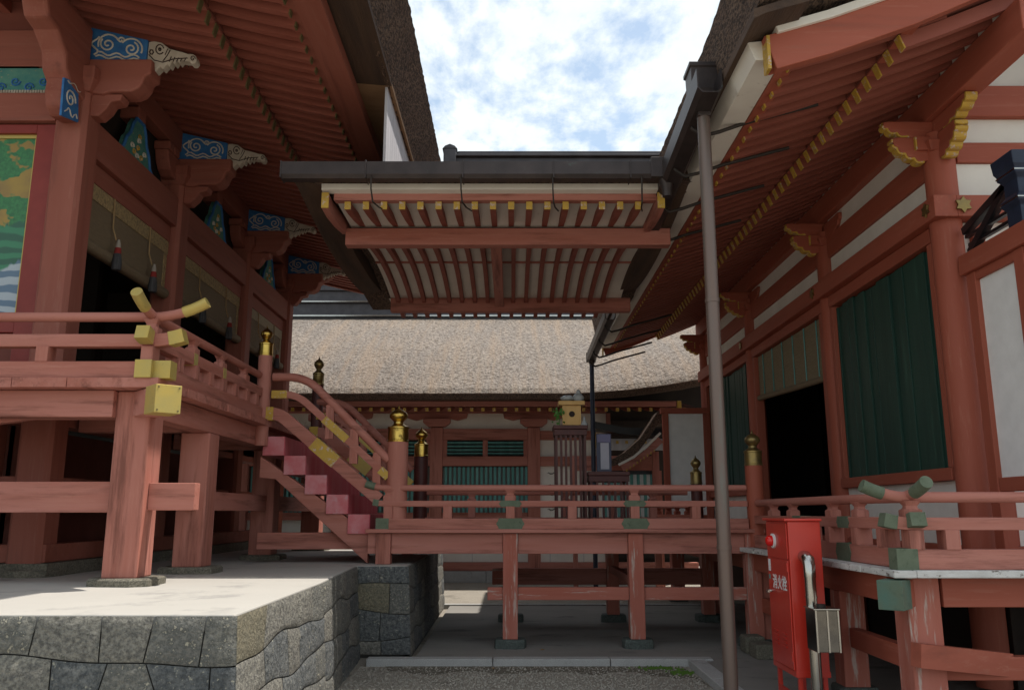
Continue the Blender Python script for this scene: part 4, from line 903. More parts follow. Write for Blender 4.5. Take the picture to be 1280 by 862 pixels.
# bargeboard at the near gable, following the slope
bp = [(2.07, 6.2, 5.21), (2.5, 6.2, 5.34), (3.2, 6.2, 5.60), (4.0, 6.2, 5.96), (5.0, 6.2, 6.55), (6.4, 6.2, 7.6)]
bb = MB().rect([(x, y - .04, z) for x, y, z in bp], .09, .30).build('barge_board', VERM['x'], rh, .008)
MB().box(2.04, 2.066, 6.10, 6.22, 5.06, 5.35).build('barge_end', YEL, bb)
MB().rect([(x + .05, y - .06, z + .19) for x, y, z in bp], .12, .07).build('white_barge_board', CREAM, rh, .006)
MB().rect([(x + .0, y + .03, z - .04) for x, y, z in bp], .10, .16).build('inner_barge_board', VERM['x'], rh, .006)
bp2 = [(2.05, 18.42, 5.18), (2.6, 18.42, 5.36), (3.2, 18.42, 5.60), (4.0, 18.42, 5.96), (5.0, 18.42, 6.55)]
b2_ = MB().rect(bp2, .09, .28).build('far_barge_board', VERM['x'], rh, .006); MB().box(2.02, 2.046, 18.36, 18.48, 5.04, 5.3).build('barge_end', YEL, b2_)
# thatch
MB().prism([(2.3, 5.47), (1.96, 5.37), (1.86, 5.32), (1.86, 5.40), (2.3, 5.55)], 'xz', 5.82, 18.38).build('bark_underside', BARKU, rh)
lift_r = lambda a, h: .05 * max(0, 7.6 - a) ** 1.5
thatch_volume('thatch_roof', [BARK], rh, [(1.90, 5.34), (1.80, 5.88), (2.8, 6.45), (4.4, 7.6), (6.6, 9.6), (9, 12.4), (9.8, 12.4), (9.8, 11.6), (7.4, 8.6), (5.2, 6.6), (3.6, 5.95), (2.5, 5.56)], 'y', 5.78, 18.42, .07, .011, lift_r, .11)
# blind in the dark doorway
bl = thing('bamboo_blind', 'dark bamboo blind with teal cords half rolled in the doorway of the right hall', 'blind', (RX, 12.35, 3.5))
MB().prism([(11.07, 4.20), (14.1, 4.20), (14.1, 3.50), (13.6, 3.48), (12.8, 3.42), (12.0, 3.40), (11.07, 3.36)], 'yz', RX - .03, RX + .01).build('blind_slats', mat('dark_bamboo', lin(.25, .20, .12), lin(.18, .14, .085), 40, (.2, .2, 4), rough=.8, bump=.5), bl)
for q in range(6): MB().tube([(RX - .04, 11.3 + q * .5, 4.2), (RX - .04, 11.3 + q * .5, 3.42 + q * .02)], .009, 6, up=(1, 0, 0)).build('cord', TEAL, bl)
MB().tube([(RX - .04, 11.08, 3.36), (RX - .04, 12.3, 3.41), (RX - .04, 14.1, 3.50)], .045, 10).build('rolled_hem', BAMB, bl, smooth=True)

# ------------------------------------------------------------------ right veranda
rv = thing('veranda', 'low veranda with worn white edge boards and a green capped corner beam', 'veranda', (2.8, 6.3, 0))
m = MB(); x = 2.75; rr = random.Random(8)
m2 = MB(); y = 6.15
while y < 18:
    w = rr.uniform(.5, .9); 
    if not (10.1 < y < 12.8) or True: m2.box(2.715 + rr.uniform(-.006, .006), 2.86, y, y + w - .006, 1.145, 1.195 + rr.uniform(0, .004))
    y += w
m2.build('side_edge_board', WDECK, rv, .008)
m = MB(); x = 2.865
while x < 7.5: w = rr.uniform(.9, 1.3); m.box(x, x + w - .006, 6.12 + rr.uniform(-.006, .006), 6.30, 1.145, 1.197); x += w
m.box(2.70, 2.862, 6.12, 6.148, 1.145, 1.196)
m.build('front_edge_board', WDECK, rv, .008)
box('side_deck', VERM['x'], rv, 2.862, RX - .1, 6.302, 18, 1.15, 1.19); box('front_deck', VERM['y'], rv, RX - .099, 7.5, 6.302, 7.7, 1.15, 1.19)
box('front_beam', VERM['x'], rv, 3.12, 7.5, 6.30, 6.46, .93, 1.142); box('side_beam', VERM['y'], rv, 2.86, 3.0, 6.62, 17.9, .93, 1.142)
m = MB().box(2.86, 3.10, 6.30, 6.54, .05, 1.142); m.build('post', WORN['z'], rv, .012)
m = MB().bar((2.98, 6.5, 1.03), (2.66, 6.12, 1.03), .16, .19); m.build('corner_beam', VERM['x'], rv, .006)
MB().bar((2.79, 6.274, 1.03), (2.655, 6.114, 1.03), .172, .202).build('corner_beam_cap', VERDI, rv, .004)
for y in (7.75, 10.35, 13, 15.6): MB().box(2.87, 3.09, y - .11, y + .11, .12, .928).build('post', WORN['z'], rv, .01); rough_foot(2.98, y, .05, .34, .34, .08, FOOTG, rv)
for a, b in ((6.56, 7.62), (7.88, 10.22)): box('side_tie', VERM['y'], rv, 2.93, 3.02, a, b, .46, .62)
box('front_tie', VERM['x'], rv, 3.12, 7.5, 6.36, 6.46, .42, .58); MB().bar((2.84, 6.2, .62), (3.6, 6.42, .52), .1, .16).build('brace', VERM['x'], rv)
for y in (7.75, 10.35): box('cross_tie', VERM['x'], rv, 3.1, RX - .16, y - .05, y + .05, .9, 1.14)
for x in (4.6, 6.2): MB().box(x - .11, x + .11, 6.32, 6.53, .05, .928).build('post', VERM['z'], rv, .01)
box('underfloor_wall', INT, rv, RX + .15, RX + .2, 7.7, 18, .05, 1.14, 0); box('underfloor_front_wall', INT, rv, RX + .2, 7.5, 7.75, 7.8, .05, 1.14, 0)
dims_r = (1.198, 1.34, 1.475, 1.565, 1.71, .040)
balustrade('balustrade', 'front red balustrade of the right veranda with green capped corner ends', (7.5, 6.26), (2.92, 6.26), 1.2, dims_r,
           [(.9, 0), (1.9, 1), (2.9, 0), (3.55, 0), (4.32, 0), (4.58, 1)], ext1=.34, mcap=PATINA, rise=.085)
balustrade('balustrade', 'side red balustrade of the right veranda behind the hydrant cabinet', (2.92, 6.42), (2.92, 10.12), 1.2, dims_r,
           [(.25, 0), (.75, 1), (1.35, 1), (1.9, 0), (2.45, 1), (3.1, 1)], ext0=.44, mcap=PATINA, fit=PATINA, fits=(1.0, 2.2), rise=.10)
balustrade('balustrade', 'far red balustrade of the right veranda beyond the bridge', (2.92, 13), (2.92, 17.6), 1.2, dims_r, [(.3, 1), (1.2, 1), (2.1, 1), (3, 1), (4, 1)], mred=VERM)
for i, y in enumerate(RY[:2]): pass
# low stone blocks beside the far veranda post
for i, (x, y, w, d) in enumerate(((2.72, 9.95, .22, .26), (2.74, 9.6, .24, .3))):
    o = MB().box(x - w / 2, x + w / 2, y - d / 2, y + d / 2, .053, .24 - i * .03).build('stone_block', FOOT, None, .02)
    tag(o, ['tan stone block set against the foot of the veranda post, the farther of two', 'tan stone block nearer the hydrant cabinet, beside a veranda post'][i], 'stone block')

# ------------------------------------------------------------------ screens at the veranda ends
sc_ = thing('side_screen', 'white board screen in a red frame with black braced top at the right edge', 'screen', (4.36, 7.0, 1.2))
sx = 4.32
box('board', WHT, sc_, sx - .015, sx + .015, 6.30, 7.44, 1.9, 3.70, 0)
for y0, y1 in ((7.44, 7.58), (6.70, 6.84), (6.16, 6.30)): box('stile', VERM['z'], sc_, sx - .06, sx + .06, y0, y1, 1.2, 3.78)
box('foot_rail', VERM['y'], sc_, sx - .05, sx + .05, 6.30, 7.44, 1.78, 1.9); box('head_rail', VERM['y'], sc_, sx - .05, sx + .05, 6.30, 7.44, 3.70, 3.78)
box('top_beam', VERM['y'], sc_, sx - .10, sx + .10, 6.1, 7.62, 3.782, 3.97, .008)
for (a, b) in (((7.62, 4.22), (6.78, 4.42)), ((7.55, 3.99), (6.86, 4.40))): MB().bar((sx, a[0], a[1]), (sx, b[0], b[1]), .07, .075).build('black_brace', BLK, sc_, .004)
MB().bar((sx, 7.6, 4.16), (sx, 6.8, 4.16), .04, .03).build('black_rod', BLK, sc_); MB().bar((sx, 7.56, 4.07), (sx, 6.9, 4.07), .04, .03).build('black_rod', BLK, sc_)
kp = MB().lathe([(.10, 3.975), (.10, 4.12), (.13, 4.16), (.13, 4.20), (.10, 4.24), (.10, 4.36), (.135, 4.40), (.135, 4.44), (.15, 4.47), (.16, 4.58), (.12, 4.6)], (sx + .02, 6.72), 4).build('capped_post', NAVY, sc_, .006)
for z in (4.18, 4.42): MB().lathe([(.134 if z < 4.3 else .139, z - .004), (.134 if z < 4.3 else .139, z + .006)], (sx + .02, 6.72), 4).build('pale_line', STEEL, kp)
s2 = thing('side_screen', 'white board screen in a red frame at the far end of the right veranda', 'screen', (3.6, 17.8, 1.2))
box('board', WHT, s2, 3.32, 4.06, 17.79, 17.81, 1.3, 3.66, 0)
for x0, x1 in ((3.20, 3.32), (4.06, 4.2)): box('stile', VERM['z'], s2, x0, x1, 17.74, 17.86, 1.2, 3.66)
box('top_beam', VERM['x'], s2, 3.16, 4.2, 17.73, 17.87, 3.662, 3.78); box('foot_rail', VERM['x'], s2, 3.32, 4.06, 17.75, 17.85, 1.2, 1.3)

# ------------------------------------------------------------------ right gutters and downpipes
gt2 = thing('roof_gutter', 'dark copper gutter along the near half of the right eave with bent iron hooks', 'gutter', (1.74, 8.5, 5.1), 'copper gutters')
halfpipe((1.735, 6.75, 5.42 - .10), (1.735, 10.35, 5.09), .20, .22, COPPER, gt2, 'trough')
MB().box(1.63, 1.84, 10.352, 10.37, 5.0, 5.21).build('end_plate', COPPER, gt2)
gt3 = thing('roof_gutter', 'short dark copper gutter at the far end of the right eave', 'gutter', (1.74, 16, 5.0), 'copper gutters')
halfpipe((1.735, 14.4, 5.03), (1.735, 18.1, 4.93), .17, .18, COPPER, gt3, 'trough')
MB().box(1.63, 1.84, 18.1, 18.12, 4.83, 5.04).build('end_plate', COPPER, gt3)
def hook(par, y, z):
    MB().tube([(1.66, y, z + .02), (1.70, y, z - .12), (1.80, y, z - .19), (1.95, y, z - .15), (2.2, y, z - .06), (2.9, y, z + .13)], .019, 8, up=(0, 1, 0)).build('hook', ROD, par, smooth=True)
for y in (7.35, 8.2, 9.1, 10.1): hook(gt2, y, 5.30 - (y - 6.75) * .06)
for y in (14.8, 15.9, 17.0, 17.9): hook(gt3, y, 5.0 - (y - 14.4) * .03)
dp = thing('downpipe', 'tall weathered copper downpipe with box head, standing in front of the bridge', 'downpipe', (1.75, 7.12, 0), 'rainwater pipes')
MB().cyl((1.755, 7.12), .058, .05, 2.6, 24).cyl((1.755, 7.12), .058, 2.6, 5.2, 24).build('pipe', PIPE, dp, smooth=True)
for z in (1.30, 3.4): MB().cyl((1.755, 7.12), .063, z, z + .035, 24).build('collar', PIPE, dp, smooth=True)
MB().lathe([(.058, 5.14), (.062, 5.22), (.075, 5.24), (.12, 5.38), (.125, 5.58), (.14, 5.59), (.14, 5.63), (.0, 5.63)], (1.755, 7.12), 4).build('box_head', COPPER, dp, .006)
MB().box(1.79, 1.98, 7.27, 7.42, 5.36, 5.66).build('inlet_box', COPPER, dp, .012)
d2 = thing('downpipe', 'thin dark blue downpipe in front of the far hall', 'downpipe', (1.74, 17.95, 0), 'rainwater pipes')
MB().cyl((1.735, 17.95), .05, 0, 4.75, 16).build('pipe', DPIPE, d2, smooth=True)
MB().lathe([(.05, 4.7), (.05, 4.75), (.10, 4.85), (.10, 4.9)], (1.735, 17.95), 12).build('funnel', COPPER, d2, smooth=True)

# ================================================================== HYDRANT CABINET
hy = thing('hydrant_cabinet', 'glossy red fire hydrant cabinet on legs with a round red lamp and white lettering', 'hydrant cabinet', (2.42, 7.42, .06))
X0, X1, Y0, Y1, ZB, ZT = 2.29, 2.56, 7.12, 7.72, .30, 1.54
box('body', HYD, hy, X0, X1, Y0, Y1, ZB, ZT - .012, .006)
MB().box(X0 - .03, X1 + .012, Y0 - .015, Y1 + .015, ZT - .011, ZT + .012).build('lid', HYD, hy, .006)
dr = MB().box(X0 - .012, X0 - .001, Y0 + .025, Y1 - .025, ZB + .05, ZT - .33).build('door', HYD, hy, .004)
MB().box(X0 - .010, X0 - .001, Y0 + .025, Y1 - .025, ZT - .32, ZT - .03).build('lamp_panel', HYD, hy, .004)
m = MB()
for yy in (7.28, 7.5):
    for q in range(4): m.box(X0 - .022, X0 - .012, yy, yy + .1, .50 + q * .035, .513 + q * .035)
m.build('vent_slot', HYD, dr, .002)
for zz_ in (.42, 1.12): MB().cyl((X0 - .014, 7.15), .008, zz_, zz_ + .07, 8).build('hinge', HYD, dr, smooth=True)
MB().tube([(X0 - .012, 7.63, .93), (X0 - .05, 7.63, .93), (X0 - .055, 7.56, .93)], .011, 10, up=(0, 0, 1)).build('handle', STEEL, dr, smooth=True)
MB().box(X0 - .0145, X0 - .0125, 7.61, 7.67, 1.10, 1.20).build('paper_notice', WHT, dr)
MB().box(X0 - .0145, X0 - .0125, 7.63, 7.67, 1.03, 1.07).build('small_plate', TEAL, dr)
m = MB(); f = lambda r, xx: [(X0 - xx, 7.48 + r * math.cos(2 * math.pi * i / 20), 1.36 + r * math.sin(2 * math.pi * i / 20)) for i in range(20)]
def disc_stack(prof, name, mt, par):
    vs = [p for r, xx in prof for p in f(r, xx)]; n = 20
    fs = [(a * n + i, a * n + (i + 1) % n, (a + 1) * n + (i + 1) % n, (a + 1) * n + i) for a in range(len(prof) - 1) for i in range(n)] + [tuple(range(n)), tuple((len(prof) - 1) * n + i for i in range(n))]
    return MB().add(vs, fs).build(name, mt, par, smooth=True)
lp = disc_stack([(.062, .011), (.062, .028), (.054, .03)], 'lamp_ring', WHT, hy)
disc_stack([(.046, .031), (.046, .05), (.041, .068), (.028, .08), (.01, .085)], 'lamp_lens', LENS, lp)
for (x, y) in ((X0 + .02, Y0 + .02), (X0 + .02, Y1 - .05), (X1 - .05, Y0 + .02), (X1 - .05, Y1 - .05)): box('leg', HYD, hy, x, x + .035, y, y + .035, .055, ZB - .001, .003)
box('leg_rail', HYD, hy, X0 + .022, X0 + .04, Y0 + .056, Y1 - .051, .09, .15, .003); box('base_band', HYD, hy, X0 - .004, X1 + .004, Y0 - .004, Y1 + .004, ZB - .0005, ZB + .045, .003)
# the three characters of the cabinet's name
cu = bpy.data.curves.new('lettering', 'FONT'); cu.body = '消火栓'; cu.size = .115; cu.extrude = .0008; cu.space_character = 1.12; cu.offset = .0015
to = bpy.data.objects.new('lettering_curve', cu); C.objects.link(to); bpy.context.view_layer.update()
me = bpy.data.meshes.new_from_object(to.evaluated_get(bpy.context.evaluated_depsgraph_get())); bpy.data.objects.remove(to)
if len(me.vertices):
    xs = [v.co.x for v in me.vertices]; ys = [v.co.y for v in me.vertices]; w_ = max(xs) - min(xs)
    for v in me.vertices: v.co = Vector((-v.co.z, -(v.co.x - (min(xs) + max(xs)) / 2) * .38 / w_, (v.co.y - min(ys)) * .12 / (max(ys) - min(ys))))
    me.materials.clear(); me.materials.append(WHT)
    lo_ = bpy.data.objects.new('lettering', me); C.objects.link(lo_); lo_.parent = hy; lo_.location = Vector((X0 - .0135, 7.38, .96)) - WL[hy.name]; lo_['label'] = 'white painted characters on the red door'
# steel pipe and meter box beside the cabinet
pp = thing('steel_conduit', 'shiny steel elbow pipe and meter box standing beside the red cabinet', 'pipe', (2.62, 7.0, .05))
px_, py_ = 2.405, 7.0
MB().tube([(px_ + .0, 7.118, 1.245), (px_, 7.07, 1.245), (px_ + .0, 7.02, 1.225), (px_, 7.0, 1.18), (px_, 7.0, 1.1)], .048, 18, up=(1, 0, 0)).build('elbow', STEEL, pp, smooth=True)
MB().cyl((px_, py_), .045, .05, 1.12, 20).build('pipe', STEEL, pp, smooth=True)
for z in (1.09, .93): MB().cyl((px_, py_), .0485, z, z + .012, 20).build('band', STEEL, pp, smooth=True)
mb_ = MB().box(2.335, 2.52, 6.74, 6.955, .55, .86).build('meter_box', STEELD, pp, .004)
MB().box(2.325, 2.53, 6.73, 6.965, .862, .872).build('box_lid', STEEL, mb_, .002)
for x in (2.342, 2.43, 2.513): MB().box(x - .006, x + .006, 6.733, 6.7395, .55, .86).build('edge_strip', STEEL, mb_)
MB().cyl((2.43, 6.86), .035, .873, .895, 16).build('lid_knob', ROD, mb_, smooth=True)

# ================================================================== OFFERINGS ON THE BRIDGE
def slat_table(name, label, x0, x1, y0, y1, z0, z1, n, mt, group):
    t = thing(name, label, 'stand', ((x0 + x1) / 2, (y0 + y1) / 2, z0), group)
    MB().box(x0 - .04, x1 + .04, y0 - .04, y1 + .04, z1 - .055, z1).build('table_top', mt, t, .006)
    MB().box(x0 - .03, x1 + .03, y0 - .03, y1 + .03, z1 - .14, z1 - .06).build('apron', mt, t, .005)
    for i in range(n):
        x = x0 + (x1 - x0) * i / (n - 1)
        for y in ((y0, y1) if i in (0, n - 1) else (y0,)): MB().box(x - .016, x + .016, y - .016, y + .016, z0, z1 - .141).build('leg', mt, t)
    MB().box(x0 + .016, x1 - .016, y0 - .01, y0 + .01, z0 + .05, z0 + .09).build('stretcher', mt, t)
    return t
slat_table('offering_stand', 'tall dark red slatted stand carrying the wooden offering box', .62, 1.02, 11.75, 12.1, 1.395, 2.80, 7, DARKRED, 'offering stands')
slat_table('offering_stand', 'low dark red slatted stand beside the tall one, below the violet framed paper', 1.10, 1.60, 11.8, 12.15, 1.395, 2.16, 7, DARKRED, 'offering stands')
ob = thing('offering_box', 'plain wooden offering box with dark round crest on the tall stand', 'offering box', (.84, 11.9, 2.80))
MB().box(.72, .97, 11.82, 12.0, 2.80, 3.09).build('box_body', PINE, ob, .004); MB().box(.66, 1.03, 11.78, 12.04, 3.092, 3.15).build('box_lid', PINE, ob, .004)
MB().box(.715, .735, 11.812, 11.8195, 2.80, 3.09).box(.955, .975, 11.812, 11.8195, 2.80, 3.09).build('corner_post', PINE, ob)
m = MB(); n_ = 14; m.prism([(.848 + .042 * math.cos(2 * math.pi * i / n_), 2.965 + .042 * math.sin(2 * math.pi * i / n_)) for i in range(n_)], 'xz', 11.812, 11.8195); m.build('round_crest', INT, ob)
bw = thing('white_jar', 'white porcelain jars with silver tops on the wooden offering box', 'jar', (.85, 11.9, 3.151))
MB().lathe([(.05, 3.152), (.095, 3.18), (.10, 3.21), (.06, 3.235), (.02, 3.24)], (.79, 11.9), 18).build('round_jar', PORC, bw, smooth=True)
MB().lathe([(.05, 3.152), (.08, 3.18), (.085, 3.22), (.05, 3.26), (.03, 3.27), (.035, 3.29), (.01, 3.33)], (.95, 11.9), 18).build('lidded_jar', PORC, bw, smooth=True)
sc2 = MB().lathe([(.055, 2.802), (.05, 2.83), (.02, 2.87), (.008, 2.93)], (1.02, 11.8), 14).build('salt_cone', PORC, None, smooth=True); tag(sc2, 'small white cone at the right corner of the tall stand', 'cone')
sp = thing('leafy_sprig', 'green leafy sprig hanging at the left of the wooden offering box', 'sprig', (.66, 11.8, 2.82)); rr = random.Random(4)
m = MB()
for i in range(46):
    c = Vector((.655 + rr.gauss(0, .035), 11.8 + rr.gauss(0, .03), 2.95 + rr.gauss(0, .06))); d = Vector((rr.uniform(-1, 1), rr.uniform(-1, 1), rr.uniform(-1.4, .4))).normalized() * .05; s_ = d.cross(Vector((.3, 1, .2))).normalized() * .017
    m.add([c, c + d * .5 + s_, c + d, c + d * .5 - s_], [(0, 1, 2, 3)])
m.build('foliage', LEAF, sp); MB().tube([(.67, 11.81, 2.81), (.66, 11.8, 3.0)], .006, 6, up=(0, 1, 0)).build('stem', LEAF, sp)
sg = thing('framed_paper', 'upright pale violet paper in a dark blue frame on the low stand', 'framed paper', (1.29, 12.0, 2.16))
MB().box(1.20, 1.41, 11.95, 12.0, 2.161, 2.70).build('frame', DBLUE, sg, .005); MB().box(1.255, 1.375, 11.943, 11.9495, 2.20, 2.57).build('paper', LAV, sg); MB().box(1.21, 1.40, 11.944, 11.9495, 2.58, 2.69).build('paper_head', mat('grey_violet', lin(.16, .15, .24), rough=.7), sg)

# ================================================================== FAR HALL
fh = thing('thatched_hall', 'long red and white hall with a wide grey thatched roof behind the bridge', 'hall', (0, 22, 0))
WY = 20.5
cols = [-8.9, -6.5, -4.15, -1.83, .53]
for x in cols:
    MB().box(x - .15, x + .15, WY - .15, WY + .15, .25, 3.62).build('column', RED['z'], fh, .01)
    MB().prism([(x - .33, 3.84), (x - .33, 3.74), (x - .2, 3.64), (x + .2, 3.64), (x + .33, 3.74), (x + .33, 3.84)], 'xz', WY - .2, WY + .1).build('capital', RED['x'], fh, .01)
    MB().prism([(x - .75, 3.98), (x - .72, 3.86), (x - .5, 3.80), (x - .33, 3.845), (x + .33, 3.845), (x + .5, 3.80), (x + .72, 3.86), (x + .75, 3.98)], 'xz', WY - .12, WY + .05).build('boat_bracket', RED['x'], fh, .01)
for a, b in zip(cols[:-1], cols[1:]):
    a2, b2 = a + .152, b - .152
    box('head_beam', RED['x'], fh, a2, b2, WY - .1, WY + .08, 3.33, 3.60, .006)
    box('plaster_frieze', CREAM, fh, a2, b2, WY + .0, WY + .04, 3.602, 3.98, 0)
    box('middle_beam', RED['x'], fh, a2, b2, WY - .13, WY + .08, 2.70, 2.93, .006)
    box('lower_beam', RED['x'], fh, a2, b2, WY - .08, WY + .08, 1.42, 1.58, .006)
    box('plaster_base', PLASTER, fh, a2, b2, WY, WY + .04, .45, 1.418, 0)
    mid = (a + b) / 2
    for x0, x1 in ((a2, a2 + .1), (mid - .06, mid + .06), (b2 - .1, b2)): box('window_post', RED['z'], fh, x0, x1, WY - .06, WY + .04, 2.932, 3.328, 0)
    for x0, x1 in ((a2 + .1, mid - .06), (mid + .06, b2 - .1)):
        w = MB()
        for q in range(4): w.bar((x0, WY - .02, 3.00 + q * .088), (x1, WY - .02, 3.00 + q * .088), .06, .028, up=(0, .5, 1))
        w.build('louvre', TEAL, fh); box('dark_backing', INT, fh, x0, x1, WY + .03, WY + .05, 2.932, 3.328, 0)
    w = MB(); x = a2 + .05
    while x < b2 - .05: w.box(x, x + .06, WY - .06, WY - .02, 1.60, 2.68); x += .108
    w.build('lattice_window', TEAL, fh); box('lattice_backing', SLATE, fh, a2, b2, WY + .03, WY + .05, 1.60, 2.68, 0)
    box('window_head', INT, fh, a2, b2, WY - .06, WY + .02, 2.68, 2.699, 0); box('window_foot', RED['x'], fh, a2, b2, WY - .12, WY + .0, 1.582, 1.60, 0)
# plain plaster bay right of the last lattice
box('plaster_bay', PLASTER, fh, .682, 2.3, WY, WY + .04, .45, 3.98, 0)
box('middle_beam', RED['x'], fh, .682, 2.3, WY - .10, WY - .002, 2.70, 2.93); box('head_beam', RED['x'], fh, .682, 2.0, WY - .10, WY - .002, 3.33, 3.55)
for (x, z) in ((.95, 2.58), (.98, 2.30), (.96, 2.08), (.95, 1.72)): MB().tube(arc((x, z), .07, 200, 340, 6, lambda a, b: (a, WY - .006, b)), .008, 4, up=(0, 1, 0)).build('faint_mark', ROD, fh); MB().box(x - .1, x + .09, WY - .006, WY - .001, z - .05, z - .042).build('faint_mark', ROD, fh)
for x in (-.95, 0.0, .9, 1.7): box('panel_joint', GREYP, fh, x, x + .012, WY - .004, WY - .0005, .45, 1.0, 0)
MB().box(-9, 4.4, WY - .14, WY + .1, .255, .445).build('sill_beam', RED['x'], fh, .008)
m = MB(); x = -9
while x < 4.4: m.box(x, x + 1.19, WY - .3, WY + .2, 0, .25); x += 1.2
m.build('foundation_stone', GRAN, fh, .01)
# recessed right end with dark interior, pale lattice
box('recess_side', RED['z'], fh, 2.3, 2.4, WY - .1, WY + 1.6, .45, 3.98); box('recess_back', INT, fh, 2.4, 5.6, WY + 1.6, WY + 1.65, .45, 3.98, 0)
w = MB(); x = 2.05
while x < 3.15: w.box(x, x + .065, 19.0, 19.03, 1.5, 2.50); x += .15
lt = thing('lattice_fence', 'dark green lattice with pale gaps beside the small curved roof', 'lattice', (2.6, 19, 0))
w.build('slats', TEAL, lt); box('backing', WHT, lt, 2.0, 3.2, 19.05, 19.07, 1.5, 2.5, 0); box('head_rail', RED['x'], lt, 1.4, 3.3, 18.98, 19.08, 2.52, 2.85); box('dark_head', BLK, lt, 2.0, 3.2, 18.975, 19.02, 2.44, 2.519, 0)
box('post', RED['z'], lt, 3.17, 3.35, 18.95, 19.1, 0, 2.519); box('post', RED['z'], lt, 1.35, 1.45, 18.95, 19.1, 0, 2.85); box('foot_rail', RED['x'], lt, 1.45, 3.17, 18.98, 19.08, 1.38, 1.499)
# purlin, rafters, eaves
MB().box(-9, 2.3, WY - .16, WY + .08, 3.982, 4.12).build('eave_purlin', RED['x'], fh, .006)
fr0 = MB().rect([(-8.6, WY + .1, 4.19), (-8.6, WY - .8, 4.0), (-8.6, 19.08, 3.91)], .065, .085).build('rafter', RAFT, fh)
MB().box(-8.636, -8.564, 19.05, 19.078, 3.865, 3.945).build('rafter_end', YEL, fr0)
for i in range(1, 50): dup(fr0, (i * .256, 0, 0))
MB().grid([[(-9, WY + .1, 4.25), (4.2, WY + .1, 4.25)], [(-9, 19.1, 3.97), (4.2, 19.1, 3.97)]]).build('soffit_board', SOFFIT, fh)
box('eave_batten', RED['x'], fh, -9, 3.75, 18.98, 19.10, 3.972, 4.09); box('eave_end_block', YEL, fh, 3.76, 3.86, 18.97, 19.1, 3.86, 4.1)
x_e = lambda y: 4.42
def liftf(a, h): return .035 * max(0, min(a, 4.42) - 1.0) ** 1.9 * (1 if h < 19.2 else max(0, 1 - (h - 19.2) / 3))
thatch_volume('eave_thatch', [BARK], fh, [(19.05, 4.10), (18.72, 4.10), (18.66, 4.22), (18.75, 4.245), (19.3, 4.5), (19.3, 4.2)], 'x', -9, 4.45, .09, .005, liftf, .12)
rows = []; pr = resample([(18.70, 4.235), (18.80, 4.36), (19.8, 5.02), (21, 5.74), (22.4, 6.46), (23.9, 7.16)], .085)
nx = 230
for i, (y, z) in enumerate(pr):
    row = []
    x_end = 4.42 + .75 * (y - 18.7)
    for j in range(nx + 1):
        x = -9.2 + (x_end + 9.2) * j / nx
        p = Vector((x, y, z + liftf(x, y)))
        row.append(p + Vector((0, -.3, .6)) * (noise.noise(p * 5) * .014 + noise.noise(p * 33) * .014))
    rows.append(row)
MB().grid(rows).build('thatch_roof', THATCH, fh, smooth=False)
MB().grid([[(4.42 + .75 * (y - 18.7), y, z + liftf(x_e(y), y)) for y, z in pr], [(4.6 + .75 * (y - 18.7), y + .2, z + liftf(x_e(y), y) - .55) for y, z in pr]]).build('roof_return', BARK, fh)
box('rear_dark_wall', INT, fh, 2.4, 9, WY + 1.7, WY + 1.8, .25, 5.2, 0)
MB().box(-9.2, 8.0, 23.86, 24.4, 7.05, 7.20).box(-9.2, 8.0, 23.80, 24.5, 7.22, 7.27).box(-9.2, 8.0, 23.92, 24.4, 7.28, 7.62).box(-9.2, 8.0, 23.84, 24.45, 7.63, 7.70).box(-9.2, 8.0, 23.94, 24.4, 7.705, 8.0).box(-9.2, 8.0, 23.86, 24.45, 8.005, 8.09).box(-9.2, 8.0, 23.96, 24.4, 8.095, 8.5).box(-9.2, 8.0, 23.88, 24.45, 8.505, 8.58).build('ridge_cap', TILE, fh, .01)
MB().box(-9.2, 8.0, 23.77, 23.797, 7.20, 7.245).box(-9.2, 8.0, 23.81, 23.835, 7.64, 7.68).build('ridge_flashing', STEEL, fh)
box('attic_back', INT, fh, -9.2, 9, 24.0, 24.1, .25, 7.1, 0)
box('attic_floor', INT, fh, -9, 4.2, WY + .1, 23.9, 4.26, 4.3, 0)
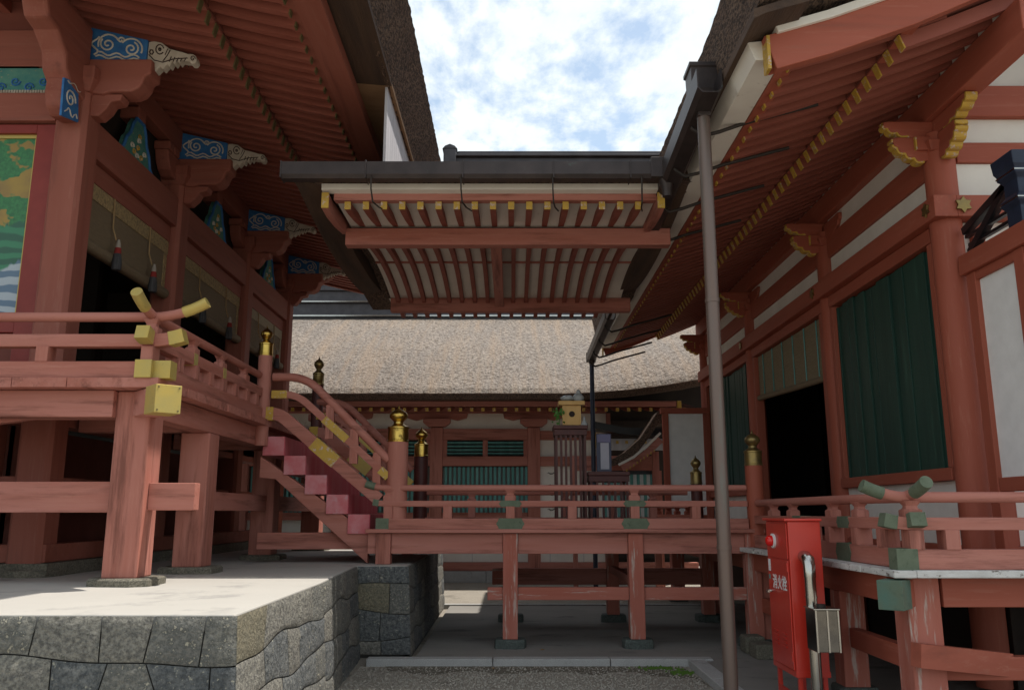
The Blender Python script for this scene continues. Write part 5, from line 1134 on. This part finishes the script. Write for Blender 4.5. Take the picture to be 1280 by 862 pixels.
# little curved roof between
cg = thing('gate_roof', 'small curved bark roof with a white edged red gable beside the far white screen', 'roof', (2.9, 17.5, 2.5))
prof = [(2.05, 2.93), (2.4, 3.12), (2.75, 3.42), (3.0, 3.78), (3.15, 4.0), (3.6, 4.02), (3.6, 3.78), (3.15, 3.74), (2.95, 3.45), (2.7, 3.14), (2.35, 2.90), (2.1, 2.83)]
MB().prism([(a + .02, b - .25) for a, b in prof], 'xz', 18.1, 18.9).build('bark_roof', BARK, cg, .01)
MB().rect([(2.28, 18.08, 2.60), (2.6, 18.08, 2.76), (2.9, 18.08, 3.0), (3.2, 18.08, 3.28)], .06, .05).build('white_edge', CREAM, cg)
MB().rect([(2.36, 18.10, 2.53), (2.66, 18.10, 2.68), (2.95, 18.10, 2.90), (3.2, 18.10, 3.14)], .06, .14).build('barge_board', RED['x'], cg)
for q in range(9): MB().box(2.44 + q * .075, 2.465 + q * .075, 18.05, 18.14, 2.46 + q * .052, 2.51 + q * .052).build('rafter_end', YEL, cg)
box('support_post', RED['z'], cg, 3.05, 3.19, 18.3, 18.44, 0, 2.9)
# dark blue black eave of the porch below the far thatch
pe = thing('porch_eave', 'dark porch eave with yellow rafter ends under the far hall roof, behind the thin pipe', 'eave', (3, 20, 3))
MB().rect([(1.9, 19.9, 3.62), (2.6, 19.9, 3.48), (3.4, 19.9, 3.44), (4.3, 19.9, 3.6)], .6, .16).build('eave_edge', BLK, pe)
for q in range(8): box('rafter_end', YEL, pe, 2.25 + q * .22, 2.31 + q * .22, 19.93, 19.97, 3.20, 3.27, 0)
box('beam', GREYP, pe, 2.1, 4.2, 19.98, 20.05, 3.05, 3.32); box('post', YEL, pe, 1.98, 2.07, 19.9, 19.96, 3.1, 3.45, 0)

# ================================================================== small things
rr = random.Random(21)
for i, (x, y, z, lb) in enumerate(((.35, 10.1, .056, 'brown fallen leaf on the concrete right of the near bridge post'), (2.15, 8.6, .056, 'yellow fallen leaf on the concrete near the hydrant cabinet'),
                               (-.2, 9.2, .012, 'dry fallen leaf on the gravel just in front of the kerb'))):
    m = MB(); a = rr.uniform(0, 3); c, s_ = math.cos(a) * .035, math.sin(a) * .035
    m.add([(x - c, y - s_, z), (x - s_ * .5, y + c * .5, z + .012), (x + c, y + s_, z + .004), (x + s_ * .5, y - c * .5, z + .01), (x, y, z + .002)], [(0, 1, 4), (1, 2, 4), (2, 3, 4), (3, 0, 4)])
    tag(m.build('fallen_leaf', DEADL), lb, 'leaf', 'fallen leaves')
